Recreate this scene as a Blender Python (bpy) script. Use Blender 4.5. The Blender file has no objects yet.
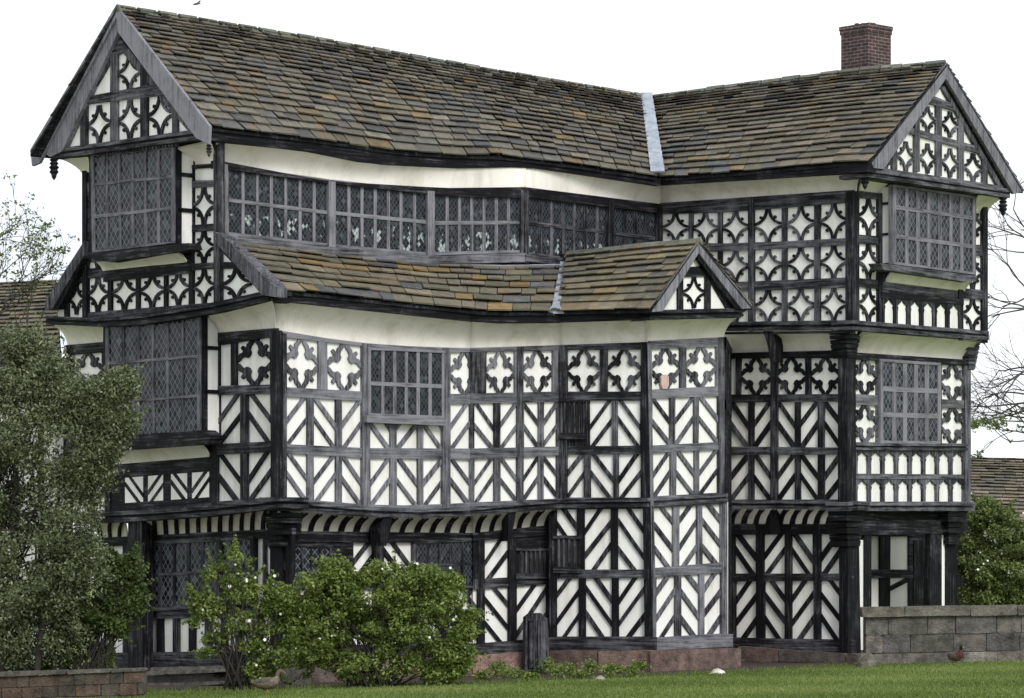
import bpy, math, random
import numpy as np
from mathutils import Vector
random.seed(7); RNG=np.random.default_rng(11)
R=math.radians
C=bpy.context.scene.collection
F=3400.0; HY=580.0; CX=512.0; ZC=1.6
# ------------------------------------------------------------------ materials
def newmat(name):
    m=bpy.data.materials.new(name); m.use_nodes=True
    nt=m.node_tree; nt.nodes.clear()
    out=nt.nodes.new('ShaderNodeOutputMaterial'); b=nt.nodes.new('ShaderNodeBsdfPrincipled')
    nt.links.new(b.outputs[0],out.inputs[0])
    return m,nt,b
def nd(nt,t,**k):
    n=nt.nodes.new(t)
    for a,v in k.items():
        if a.startswith('i_'):
            key=a[2:]; key=int(key) if key.isdigit() else key.replace('_',' ')
            n.inputs[key].default_value=v
        else: setattr(n,a,v)
    return n
def ramp(nt,stops):
    n=nt.nodes.new('ShaderNodeValToRGB'); e=n.color_ramp.elements
    while len(e)<len(stops): e.new(0.5)
    for i,(p,c) in enumerate(stops): e[i].position=p; e[i].color=(c[0],c[1],c[2],1)
    return n
def mix(nt,fac,a,b,mode='MIX'):
    n=nt.nodes.new('ShaderNodeMix'); n.data_type='RGBA'; n.blend_type=mode
    for s,v in ((0,fac),(6,a),(7,b)):
        if hasattr(v,'is_linked') or isinstance(v,bpy.types.NodeSocket): nt.links.new(v,n.inputs[s])
        else: n.inputs[s].default_value=v if s==0 else (v[0],v[1],v[2],1)
    return n.outputs[2]
def noise(nt,scale,detail=5,rough=.6,stretch=None,w=None):
    tc=nt.nodes.new('ShaderNodeTexCoord'); n=nd(nt,'ShaderNodeTexNoise'); n.inputs['Scale'].default_value=scale
    n.inputs['Detail'].default_value=detail; n.inputs['Roughness'].default_value=rough
    if stretch:
        mp=nt.nodes.new('ShaderNodeMapping'); mp.inputs['Scale'].default_value=stretch
        nt.links.new(tc.outputs['Object'],mp.inputs[0]); nt.links.new(mp.outputs[0],n.inputs['Vector'])
    else: nt.links.new(tc.outputs['Object'],n.inputs['Vector'])
    return n
def bump(nt,b,h,strength=.5,dist=.01):
    n=nt.nodes.new('ShaderNodeBump'); n.inputs['Strength'].default_value=strength; n.inputs['Distance'].default_value=dist
    nt.links.new(h,n.inputs['Height']); nt.links.new(n.outputs[0],b.inputs['Normal'])
def attr(nt,name):
    n=nt.nodes.new('ShaderNodeAttribute'); n.attribute_name=name; return n
def math_(nt,op,a,b=0.0,c=None):
    n=nt.nodes.new('ShaderNodeMath'); n.operation=op
    for i,v in enumerate((a,b,c)):
        if v is None: continue
        if isinstance(v,bpy.types.NodeSocket): nt.links.new(v,n.inputs[i])
        else: n.inputs[i].default_value=v
    return n.outputs[0]
M={}
def mk_plaster(name='lime_plaster',tn=(1,1,1)):
    m,nt,b=newmat(name)
    n=noise(nt,1.3,6,.65); n2=noise(nt,14,4,.6); n3=noise(nt,2.2,5,.7,(1,1,.18))
    r=ramp(nt,[(.3,(.74,.735,.70)),(.62,(.83,.83,.81))]); nt.links.new(n.outputs[0],r.inputs[0])
    r3=ramp(nt,[(.48,(1,1,1)),(.75,(.74,.72,.67))]); nt.links.new(n3.outputs[0],r3.inputs[0])
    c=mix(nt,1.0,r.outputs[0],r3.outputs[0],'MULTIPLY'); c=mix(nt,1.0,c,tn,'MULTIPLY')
    nt.links.new(c,b.inputs['Base Color']); b.inputs['Roughness'].default_value=.9
    bump(nt,b,n2.outputs[0],.4,.012); return m
def mk_timber(name,dark=(.004,.004,.0055),grey=(.21,.21,.235)):
    m,nt,b=newmat(name); t=attr(nt,'tint')
    t2=attr(nt,'col'); n=noise(nt,1.7,8,.75)
    nv=noise(nt,26,6,.7,(1,1,.05)); nh=noise(nt,26,6,.7,(.05,.05,1)); grain=mix(nt,t2.outputs['Fac'],nv.outputs[0],nh.outputs[0])
    n3=type('o',(),{'outputs':[grain]})()
    a=math_(nt,'MULTIPLY_ADD',n.outputs[0],1.5,-.72)
    a2=math_(nt,'MULTIPLY_ADD',grain,2.0,-1.0)
    s=math_(nt,'ADD',t.outputs['Fac'],a); s=math_(nt,'ADD',s,a2)
    r=ramp(nt,[(.0,dark),(.22,(.016,.016,.019)),(.5,(.075,.075,.085)),(1.0,grey)]); nt.links.new(s,r.inputs[0])
    nt.links.new(r.outputs[0],b.inputs['Base Color']); b.inputs['Roughness'].default_value=.72
    b.inputs['Specular IOR Level'].default_value=.14
    bump(nt,b,n3.outputs[0],.6,.008); return m
def mk_slate():
    m,nt,b=newmat('stone_slates'); t=attr(nt,'col')
    n=noise(nt,5,6,.7); n2=noise(nt,22,5,.65); n3=noise(nt,1.1,5,.6)
    r=ramp(nt,[(.3,(.55,.56,.58)),(.7,(1.35,1.33,1.25))]); nt.links.new(n.outputs[0],r.inputs[0])
    c=mix(nt,1.0,t.outputs['Color'],r.outputs[0],'MULTIPLY')
    r2=ramp(nt,[(.57,(0,0,0)),(.66,(1,1,1))]); nt.links.new(n2.outputs[0],r2.inputs[0])
    f=math_(nt,'MULTIPLY',r2.outputs[0],.45)
    c=mix(nt,f,c,(.20,.20,.15))
    r3=ramp(nt,[(.46,(0,0,0)),(.68,(1,1,1))]); nt.links.new(n3.outputs[0],r3.inputs[0])
    f3=math_(nt,'MULTIPLY',r3.outputs[0],.5)
    c=mix(nt,f3,c,(.105,.088,.052))
    n4=noise(nt,2.3,6,.75); r4=ramp(nt,[(.56,(0,0,0)),(.64,(1,1,1))]); nt.links.new(n4.outputs[0],r4.inputs[0]); c=mix(nt,math_(nt,'MULTIPLY',r4.outputs[0],.5),c,(.19,.11,.035))
    nt.links.new(c,b.inputs['Base Color']); b.inputs['Roughness'].default_value=.85
    bump(nt,b,n2.outputs[0],.6,.015); return m
def mk_glass(name,light_fleck,pu=.080,pv=.11,lw=.43,lc=(.062,.066,.072)):
    m,nt,b=newmat(name)
    uv=nt.nodes.new('ShaderNodeUVMap'); sx=nt.nodes.new('ShaderNodeSeparateXYZ'); nt.links.new(uv.outputs[0],sx.inputs[0])
    u=math_(nt,'DIVIDE',sx.outputs[0],pu); v=math_(nt,'DIVIDE',sx.outputs[1],pv)
    p=math_(nt,'ADD',u,v); q=math_(nt,'SUBTRACT',u,v)
    def line(x):
        fr=math_(nt,'FRACT',x); a=math_(nt,'SUBTRACT',fr,.5); a=math_(nt,'ABSOLUTE',a); return math_(nt,'GREATER_THAN',a,lw)
    l=math_(nt,'MAXIMUM',line(p),line(q))
    cx=nt.nodes.new('ShaderNodeCombineXYZ'); nt.links.new(math_(nt,'FLOOR',p),cx.inputs[0]); nt.links.new(math_(nt,'FLOOR',q),cx.inputs[1])
    wn=nt.nodes.new('ShaderNodeTexWhiteNoise'); wn.noise_dimensions='2D'; nt.links.new(cx.outputs[0],wn.inputs['Vector'])
    vs=nt.nodes.new('ShaderNodeVectorMath'); vs.operation='SUBTRACT'; nt.links.new(wn.outputs['Color'],vs.inputs[0]); vs.inputs[1].default_value=(.5,.5,.5)
    vm=nt.nodes.new('ShaderNodeVectorMath'); vm.operation='SCALE'; nt.links.new(vs.outputs[0],vm.inputs[0]); vm.inputs['Scale'].default_value=.16
    ge=nt.nodes.new('ShaderNodeNewGeometry'); va=nt.nodes.new('ShaderNodeVectorMath'); nt.links.new(ge.outputs['Normal'],va.inputs[0]); nt.links.new(vm.outputs[0],va.inputs[1])
    vn=nt.nodes.new('ShaderNodeVectorMath'); vn.operation='NORMALIZE'; nt.links.new(va.outputs[0],vn.inputs[0]); nt.links.new(vn.outputs[0],b.inputs['Normal'])
    g=ramp(nt,[(0,(.008,.010,.014)),(.6,(.016,.020,.028)),(.9,(.035,.042,.052)),(1,(.07,.085,.095))]); nt.links.new(wn.outputs['Value'],g.inputs[0])
    col=g.outputs[0]
    if light_fleck:
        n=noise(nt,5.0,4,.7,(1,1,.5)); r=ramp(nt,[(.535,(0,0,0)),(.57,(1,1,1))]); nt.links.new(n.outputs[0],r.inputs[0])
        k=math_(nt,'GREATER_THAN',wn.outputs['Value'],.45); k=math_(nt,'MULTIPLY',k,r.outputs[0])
        sz=math_(nt,'LESS_THAN',sx.outputs[1],light_fleck); k=math_(nt,'MULTIPLY',k,sz)
        col=mix(nt,k,col,(.34,.39,.38))  # pale flecks painted into the glass as light from windows opposite
    c=mix(nt,l,col,lc)
    nt.links.new(c,b.inputs['Base Color'])
    b.inputs['Specular IOR Level'].default_value=.13; ro=math_(nt,'MULTIPLY_ADD',l,.4,.16); nt.links.new(ro,b.inputs['Roughness']); return m
def mk_simple(name,c1,c2,scale,rough=.85,bs=.5,bd=.01,detail=6,stretch=None,lo=.35,hi=.65,metal=0,bscale=None):
    m,nt,b=newmat(name); n=noise(nt,scale,detail,.65,stretch)
    r=ramp(nt,[(lo,c1),(hi,c2)]); nt.links.new(n.outputs[0],r.inputs[0]); nt.links.new(r.outputs[0],b.inputs['Base Color'])
    b.inputs['Roughness'].default_value=rough; b.inputs['Metallic'].default_value=metal
    n2=noise(nt,bscale or scale*6,5,.65); bump(nt,b,n2.outputs[0],bs,bd); return m
def mk_colattr(name,rough=.9,scale=4,spread=.45,bs=.6,bd=.02,sub=None):
    m,nt,b=newmat(name); t=attr(nt,'col'); n=noise(nt,scale,7,.7)
    r=ramp(nt,[(.3,(1-spread,)*3),(.7,(1+spread,)*3)]); nt.links.new(n.outputs[0],r.inputs[0])
    c=mix(nt,1.0,t.outputs['Color'],r.outputs[0],'MULTIPLY'); nt.links.new(c,b.inputs['Base Color'])
    b.inputs['Roughness'].default_value=rough
    n2=noise(nt,scale*5,5,.7); bump(nt,b,n2.outputs[0],bs,bd); return m
def mk_leaf(name,cols,rough=.55,trans=.25):
    m=bpy.data.materials.new(name); m.use_nodes=True; nt=m.node_tree; nt.nodes.clear()
    out=nt.nodes.new('ShaderNodeOutputMaterial'); b=nt.nodes.new('ShaderNodeBsdfPrincipled'); t=attr(nt,'tint')
    r=ramp(nt,cols); nt.links.new(t.outputs['Fac'],r.inputs[0]); nt.links.new(r.outputs[0],b.inputs['Base Color'])
    b.inputs['Roughness'].default_value=rough; b.inputs['Specular IOR Level'].default_value=.35
    tr=nt.nodes.new('ShaderNodeBsdfTranslucent'); nt.links.new(r.outputs[0],tr.inputs[0])
    mx=nt.nodes.new('ShaderNodeMixShader'); mx.inputs[0].default_value=trans
    nt.links.new(b.outputs[0],mx.inputs[1]); nt.links.new(tr.outputs[0],mx.inputs[2]); nt.links.new(mx.outputs[0],out.inputs[0]); return m
def mk_brick():
    m,nt,b=newmat('chimney_brick'); uv=nt.nodes.new('ShaderNodeUVMap')
    k=nt.nodes.new('ShaderNodeTexBrick'); nt.links.new(uv.outputs[0],k.inputs['Vector'])
    k.inputs['Color1'].default_value=(.045,.024,.024,1); k.inputs['Color2'].default_value=(.075,.034,.031,1); k.inputs['Mortar'].default_value=(.17,.15,.145,1)
    k.inputs['Scale'].default_value=1; k.inputs['Brick Width'].default_value=.19; k.inputs['Row Height'].default_value=.066; k.inputs['Mortar Size'].default_value=.009
    n=noise(nt,5,5,.7); r=ramp(nt,[(.35,(.5,.5,.5)),(.7,(1.2,1.2,1.2))]); nt.links.new(n.outputs[0],r.inputs[0])
    nt.links.new(mix(nt,1.0,k.outputs[0],r.outputs[0],'MULTIPLY'),b.inputs['Base Color']); b.inputs['Roughness'].default_value=.9
    return m
M['plaster']=mk_plaster(); M['cream']=mk_plaster('cream_bounce_offset',(1.03,.99,.95)); M['timber']=mk_timber('oak_timber'); M['slate']=mk_slate()  # cove limewash: cream, with its tint warmed to offset green lawn bounce
M['glass']=mk_glass('leaded_glass',0); M['glassw']=mk_glass('leaded_glass_wide',0,.14,.16,.45,(.16,.17,.18)); M['glassf']=mk_glass('leaded_glass_painted_light',7.88)
M['lead']=mk_simple('lead_sheet',(.20,.225,.27),(.36,.40,.46),6,.5,.3,.01,metal=.15)
M['stone']=mk_colattr('sandstone_blocks',.92,4.5,.75,1.0,.05)
M['brick']=mk_brick(); M['pale_bounce']=mk_simple('pale_bounce',(.46,.44,.40),(.60,.58,.54),20,.95)  # pale tone for the added bounce ground out of view
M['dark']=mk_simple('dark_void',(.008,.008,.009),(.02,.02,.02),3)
M['soil']=mk_simple('soil',(.025,.018,.012),(.07,.05,.035),5,.95,.9,.05)
M['bark']=mk_simple('bark',(.012,.010,.008),(.04,.034,.027),6,.9,.8,.02,stretch=(1,1,.3))
M['twig']=mk_simple('twig_bark',(.05,.045,.04),(.11,.10,.09),6,.9,.5,.01)
M['terracotta']=mk_simple('terracotta',(.46,.34,.30),(.54,.41,.37),8)
M['leaf_holm']=mk_leaf('grey_green_leaf',[(0,(.03,.042,.018)),(.5,(.125,.155,.07)),(.85,(.23,.265,.15)),(1,(.33,.35,.25))],.36,.2)
M['leaf_rose']=mk_leaf('rose_leaf',[(0,(.04,.065,.013)),(.5,(.15,.215,.045)),(1,(.36,.41,.13))],.45,.35)
M['leaf_sprig']=mk_leaf('sprig_leaf',[(0,(.025,.045,.01)),(.5,(.065,.10,.024)),(1,(.14,.18,.05))],.5,.3)
M['leaf_dull']=mk_leaf('dull_leaf',[(0,(.045,.065,.018)),(.5,(.13,.18,.05)),(1,(.28,.33,.11))],.55,.25)
M['petal']=mk_simple('white_petal',(.75,.73,.66),(.85,.84,.8),8,.6)
M['blade']=mk_leaf('grass_blade',[(0,(.085,.125,.025)),(.6,(.155,.215,.05)),(1,(.24,.28,.09))],.6,.35)
def mk_grass():
    m,nt,b=newmat('lawn_turf'); n=noise(nt,.35,5,.6); n2=noise(nt,9,6,.75); n3=noise(nt,2.0,4,.6,(.25,1,1))
    r=ramp(nt,[(.3,(.105,.155,.030)),(.7,(.175,.225,.06))]); nt.links.new(n.outputs[0],r.inputs[0])
    r2=ramp(nt,[(.35,(.6,.62,.6)),(.65,(1.35,1.3,1.2))]); nt.links.new(n2.outputs[0],r2.inputs[0])
    r3=ramp(nt,[(.35,(.85,.85,.8)),(.7,(1.15,1.12,1.1))]); nt.links.new(n3.outputs[0],r3.inputs[0])
    c=mix(nt,1.0,r.outputs[0],r2.outputs[0],'MULTIPLY'); c=mix(nt,1.0,c,r3.outputs[0],'MULTIPLY')
    nt.links.new(c,b.inputs['Base Color']); b.inputs['Roughness'].default_value=.95; bump(nt,b,n2.outputs[0],.8,.04); return m
M['grass']=mk_grass()
# ------------------------------------------------------------------ builders
class MB:
    def __init__(s): s.v=[];s.f=[];s.t=[];s.c=[];s.uv=[]
    def face(s,idx,tint=.3,col=(.5,.5,.5),uv=None):
        s.f.append(idx); s.t.append(tint); s.c.append(col); s.uv.append(uv)
    def add(s,pts): 
        i=len(s.v); s.v.extend([tuple(p) for p in pts]); return i
    def prism3(s,front,ext,tint=.3,col=(.5,.5,.5),uax=None):
        """front: 3D points (any winding), ext: vector from the front to the back"""
        n=len(front); 
        if n<3: return
        back=[p+ext for p in front]
        fn=Vector((0,0,0))
        for i in range(n): a=front[i];b_=front[(i+1)%n]; fn+=a.cross(b_)
        if fn.dot(ext)>0: front=front[::-1]; back=back[::-1]
        i0=s.add(front); i1=s.add(back)
        e=ext.normalized(); ua=uax or Vector((-e.y,e.x,0))
        if ua.length<1e-4: ua=Vector((1,0,0))
        ua=ua.normalized()
        s.face(list(range(i0,i0+n)),tint,col,[(p.dot(ua),p.z) for p in front])
        s.face(list(range(i1+n-1,i1-1,-1)),tint,col,[(p.dot(ua),p.z) for p in back[::-1]])
        for i in range(n):
            j=(i+1)%n; a,b_,c_,d_=front[i],front[j],back[j],back[i]
            s.face([i0+j,i0+i,i1+i,i1+j],tint,col,[(b_.dot(e)+b_.dot(ua),b_.z),(a.dot(e)+a.dot(ua),a.z),(d_.dot(e)+d_.dot(ua),d_.z),(c_.dot(e)+c_.dot(ua),c_.z)])
    def build(s,name,mat,parent=None,smooth=False):
        me=bpy.data.meshes.new(name); me.from_pydata(s.v,[],s.f); me.materials.append(mat)
        a=me.attributes.new('tint','FLOAT','FACE'); a.data.foreach_set('value',np.array(s.t,dtype=np.float32))
        nl=[len(f) for f in s.f]
        ca=me.color_attributes.new('col','FLOAT_COLOR','CORNER')
        cc=np.repeat(np.array([(c[0],c[1],c[2],1) for c in s.c],dtype=np.float32).reshape(-1,4),nl,axis=0); ca.data.foreach_set('color',cc.ravel())
        if any(u is not None for u in s.uv):
            ul=me.uv_layers.new(name='UVMap'); L=[]
            for f,u in zip(s.f,s.uv): L.extend(u if u else [(0,0)]*len(f))
            ul.data.foreach_set('uv',np.array(L,dtype=np.float32).ravel())
        if smooth: me.polygons.foreach_set('use_smooth',[True]*len(me.polygons))
        me.update()
        o=bpy.data.objects.new(name,me); C.objects.link(o)
        if parent: o.parent=parent
        return o
def empty(name,loc,label=None,cat=None,group=None,kind=None):
    o=bpy.data.objects.new(name,None); C.objects.link(o); o.location=loc; tag(o,label,cat,group,kind); return o
def tag(o,label=None,cat=None,group=None,kind=None):
    if label:o['label']=label
    if cat:o['category']=cat
    if group:o['group']=group
    if kind:o['kind']=kind
    return o
class Pl:
    def __init__(s,px,Y,th,d=None):
        s.th=th; t=R(th); s.n=Vector((math.sin(t),-math.cos(t),0)); s.u=Vector((math.cos(t),math.sin(t),0))
        s.d=d if d is not None else s.n.dot(Vector(((px-CX)/F*Y,Y,0)))
    def off(s,o): return Pl(0,0,s.th,s.d+o)
    def Y(s,px,off=0): k=(px-CX)/F; return (s.d+off)/(k*s.n.x+s.n.y)
    def P(s,px,py,off=0): Y=s.Y(px,off); return Vector(((px-CX)/F*Y,Y,ZC+(HY-py)*Y/F))
def at(px,py,Y): return Vector(((px-CX)/F*Y,Y,ZC+(HY-py)*Y/F))
def pf(pl):
    if isinstance(pl,(int,float)): return lambda x:float(pl)
    xs=[p[0] for p in pl]; ys=[p[1] for p in pl]
    def f(x):
        if len(xs)==1: return ys[0]
        i=0
        while i<len(xs)-2 and x>xs[i+1]: i+=1
        return ys[i]+(ys[i+1]-ys[i])*(x-xs[i])/(xs[i+1]-xs[i])
    f.xs=xs; return f
def jit(a): return random.uniform(-a,a)
def prism(mb,pl,poly,off,depth,tint=.3,j=.0,col=(.5,.5,.5)):
    fr=[pl.P(x+jit(j),y+jit(j),off) for x,y in poly]
    if col==(.5,.5,.5):
        ys=[p[1] for p in poly]; xs=[p[0] for p in poly]; col=(1,1,1) if max(xs)-min(xs)>max(ys)-min(ys) else (0,0,0)
    mb.prism3(fr,-pl.n*depth,tint,col,pl.u)
def strip(mb,pl,x0,x1,yt,yb,off,depth,tint=.3,seg=26,j=.25):
    yt=pf(yt); yb=pf(yb); n=max(1,int(round((x1-x0)/seg))); xs=[x0+(x1-x0)*i/n for i in range(n+1)]
    tops=[yt(x)+(jit(j) if 0<i<n else 0) for i,x in enumerate(xs)]; bots=[yb(x)+(jit(j) if 0<i<n else 0) for i,x in enumerate(xs)]
    poly=[(x,y) for x,y in zip(xs,tops)]+[(x,y) for x,y in zip(xs[::-1],bots[::-1])]
    for i in range(n):   # quads, sharing edges
        prism(mb,pl,[(xs[i],tops[i]),(xs[i+1],tops[i+1]),(xs[i+1],bots[i+1]),(xs[i],bots[i])],off,depth,tint)
def clip(poly):
    for ax,sg,lim in ((0,1,0),(0,-1,1),(1,1,0),(1,-1,1)):
        out=[]
        for i in range(len(poly)):
            a,b=poly[i-1],poly[i]; da=(a[ax]-lim)*sg; db=(b[ax]-lim)*sg
            if da*db<0: t=da/(da-db); out.append((a[0]+(b[0]-a[0])*t,a[1]+(b[1]-a[1])*t))
            if db>=0: out.append(b)
        poly=out
        if len(poly)<3: return []
    return poly
QB=[(.5,0),(.465,.09),(.40,.155),(.375,.235),(.405,.30),(.375,.36),(.36,.375),(.30,.405),(.235,.375),(.155,.40),(.09,.465),(0,.5),
    (0,.40),(.05,.375),(.11,.30),(.18,.285),(.20,.25),(.165,.225),(.135,.18),(.18,.135),(.225,.165),(.25,.20),(.285,.18),(.30,.11),(.375,.05),(.40,0)]
def arcband(ro,ri):
    o=[]; 
    for i in range(9): a=math.pi/2*i/8; o.append((ro*math.cos(a),ro*math.sin(a)))
    inn=[]
    for i in range(9):
        a=math.pi/2*(8-i)/8; inn.append((ri*math.cos(a),ri*math.sin(a)))
        if i==4:
            inn=inn[:-1]; c=ri*.7071
            inn+= [(c-.01,c+.03),(c-.035,c+.0),(c-.065,c+.005),(c-.085,c-.045),(c-.045,c-.085),(c+.005,c-.065),(c-.0,c-.035),(c+.03,c-.01)]
    return o+inn
LB=arcband(.495,.415)
LS=arcband(.52,.40)
def cell(mb,pl,quad,kind,off,depth,tint,n=2,thick=None):
    (x0,y0),(x1,y1),(x2,y2),(x3,y3)=quad   # TL TR BR BL
    w=x1-x0; h=((y3-y0)+(y2-y1))/2
    def mp(s,t):
        xt=x0+(x1-x0)*s; yt=y0+(y1-y0)*s; xb=x3+(x2-x3)*s; yb=y3+(y2-y3)*s
        return (xt+(xb-xt)*t,yt+(yb-yt)*t)
    def put(poly,tn):
        poly=clip(poly)
        if len(poly)>=3: prism(mb,pl,[mp(s,t) for s,t in poly],off,depth,tn)
    if kind in '/\\':
        rise=1.38*w/h; th=(thick or 7.2)*.9/h
        for i in range(n):
            c=((i+.5)/n if n<3 else (.07,.49,.91)[i])+jit(.018); r=rise*(1+jit(.08)); t2=th*(1+jit(.15)); tn=tint+jit(.22)
            if kind=='/': p=[(0,c+r/2-t2/2),(1,c-r/2-t2/2),(1,c-r/2+t2/2),(0,c+r/2+t2/2)]
            else: p=[(0,c-r/2-t2/2),(1,c+r/2-t2/2),(1,c+r/2+t2/2),(0,c-r/2+t2/2)]
            put(p,tn)
    elif kind in ('Q','L'):
        base=QB if kind=='Q' else LB; k=.06
        for fx,fy in ((0,0),(1,0),(1,1),(0,1)):
            tn=tint+jit(.25)
            put([((1-s) if fx else s,(1-t) if fy else t) for s,t in base],tn)
    elif kind=='P':
        tn=tint+jit(.15)
        for fx in (0,1):
            put([((1-s) if fx else s,t) for s,t in [(0,0),(.5,0),(.45,.10),(.36,.17),(.20,.24),(.14,.30),(.20,.36),(.15,.5),(.15,1),(0,1)]],tn)
HOUSE=empty('timber_framed_house',(-4.0,57.2,0),'rambling black and white timber framed manor house with overhanging upper floors and stone slate roofs','house')
def hb(mb,name,mat,parent=None,smooth=False,label=None):
    """build under the house: vertices stay in world space, so undo the empty's offset for direct children"""
    o=mb.build(name,mat,None,smooth)
    if parent is None:
        o.parent=HOUSE; o.location=(4.0,-57.2,0)
    else: o.parent=parent
    if label:o['label']=label
    return o
def quadcell(x0,x1,yt,yb): return [(x0,yt(x0)),(x1,yt(x1)),(x1,yb(x1)),(x0,yb(x0))]
def facet(pl,x0,x1,ytop,ybot,rows,tint=.3,mains=(),rails=True,poff=.055,bd=7.2,clipx=None,wallx=None,ptint=None,spread=.2):
    """one wall face: plaster plate, its timber frame and the bracing in the panels"""
    ytop_f=pf(ytop); yb0=pf(ybot); ybot_f=lambda x:yb0(x)+5
    w=MB(); wx0,wx1=wallx or (x0,x1)
    prism(w,pl,[(wx0,ytop_f(wx0)),(wx1,ytop_f(wx1)),(wx1,ybot_f(wx1)),(wx0,ybot_f(wx0))],0,.2)
    wall=hb(w,'wall',M['plaster'])
    fr=MB(); br=MB()
    prev=ytop_f
    cuts=sorted([x0]+[ (a+b)/2 for a,b in mains]+[x1])
    def rail(a,b):
        for i in range(len(cuts)-1):
            xs=cuts[i],cuts[i+1]
            if xs[1]-xs[0]<.5: continue
            tn=tint+.12+jit(spread)
            for sgs in range(max(1,int((xs[1]-xs[0])/30))):
                m_=max(1,int((xs[1]-xs[0])/30)); xa=xs[0]+(xs[1]-xs[0])*sgs/m_; xb=xs[0]+(xs[1]-xs[0])*(sgs+1)/m_
                if a(xa)>=b(xa)-.3 and a(xb)>=b(xb)-.3: continue
                prism(fr,pl,[(xa,a(xa)),(xb,a(xb)),(xb,b(xb)),(xa,b(xa))],poff,poff+.03,tn)
    for r in rows:
        yt=(lambda f:lambda x:f(x)-.5)(pf(r[0])); yb=(lambda f:lambda x:f(x)+.5)(pf(r[1])); rail(prev,yt); prev=yb
        xs=x0
        for c in r[2]:
            a,b,k=c[:3]; a-=.5; b+=.5; nb=c[3] if len(c)>3 else 2
            if a-xs>.6: prism(fr,pl,[(xs,yt(xs)-.5),(a+jit(.3),yt(a)-.5),(a+jit(.3),yb(a)+.5),(xs,yb(xs)+.5)],poff-.006,poff+.02,tint+jit(spread))
            if k!='W': cell(br,pl,quadcell(a-.5,b+.5,lambda x:yt(x)-.3,lambda x:yb(x)+.3),k,poff-.014+jit(.001),poff+.01,(ptint if ptint is not None else tint),nb,bd)
            xs=b
        if x1-xs>.6: prism(fr,pl,[(xs,yt(xs)-.5),(x1,yt(x1)-.5),(x1,yb(x1)+.5),(xs,yb(xs)+.5)],poff-.006,poff+.02,tint+jit(spread))
    rail(prev,ybot_f)
    for a,b in mains:
        prism(fr,pl,[(a+jit(.3),ytop_f(a)),(b+jit(.3),ytop_f(b)),(b+jit(.3),ybot_f(b)),(a+jit(.3),ybot_f(a))],poff+.02,poff+.05,tint+jit(.15))
    hb(fr,'timber_frame',M['timber'],wall)
    if br.f: hb(br,'panel_bracing',M['timber'],wall)
    return wall
def window(pl,q,cols,rows,off=.07,fpx=4,mpx=2.6,tint=.35,mat='glass',parent=None,sill=None,board=True,big=()):
    """q = TL,TR,BR,BL pixel corners of the glazed area; rows = fractions of the transoms"""
    (x0,y0),(x1,y1),(x2,y2),(x3,y3)=q
    def mp(s,t):
        xt=x0+(x1-x0)*s; yt=y0+(y1-y0)*s; xb=x3+(x2-x3)*s; yb=y3+(y2-y3)*s
        return (xt+(xb-xt)*t,yt+(yb-yt)*t)
    w=x1-x0; h=y3-y0; fr=MB(); e=fpx/w; g=fpx/h
    for a,b in (((-e,-g),(1+e,0)),((-e,1),(1+e,1+g))):
        prism(fr,pl,[mp(a[0],a[1]),mp(b[0],a[1]),mp(b[0],b[1]),mp(a[0],b[1])],off+.032,.11,tint+jit(.12),.15)
    for a,b in (((-e,0),(0,1)),((1,0),(1+e,1))):
        prism(fr,pl,[mp(a[0],a[1]),mp(b[0],a[1]),mp(b[0],b[1]),mp(a[0],b[1])],off+.029,.11,tint+jit(.12),.15)
    win=hb(fr,'window',M['timber'],parent)
    gl=MB(); ed=[0]+list(rows)+[1]
    prism(gl,pl,[mp(0,0),mp(1,0),mp(1,1),mp(0,1)],off,.05)
    g_=hb(gl,'leaded_pane',M[mat],win)
    mu=MB(); m=mpx/w/2
    for i in range(1,cols):
        s=i/cols+jit(.002); mm=m
        prism(mu,pl,[mp(s-mm,0),mp(s+mm,0),mp(s+mm,1),mp(s-mm,1)],off+.018,.03,tint+jit(.12))
    hb(mu,'mullion',M['timber'],win)
    if rows:
        tr=MB(); m=mpx*1.25/h/2
        for t in rows: prism(tr,pl,[mp(0,t-m),mp(1,t-m),mp(1,t+m),mp(0,t+m)],off+.022,.034,tint+.05+jit(.1))
        hb(tr,'transom',M['timber'],win)
    if sill:
        sl=MB(); prism(sl,pl,[mp(-e*1.6,1+g),mp(1+e*1.6,1+g),mp(1+e*1.6,1+g+sill/h),mp(-e*1.6,1+g+sill/h)],off+.10,off+.12,tint)
        hb(sl,'sill',M['timber'],win)
    return win
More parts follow.
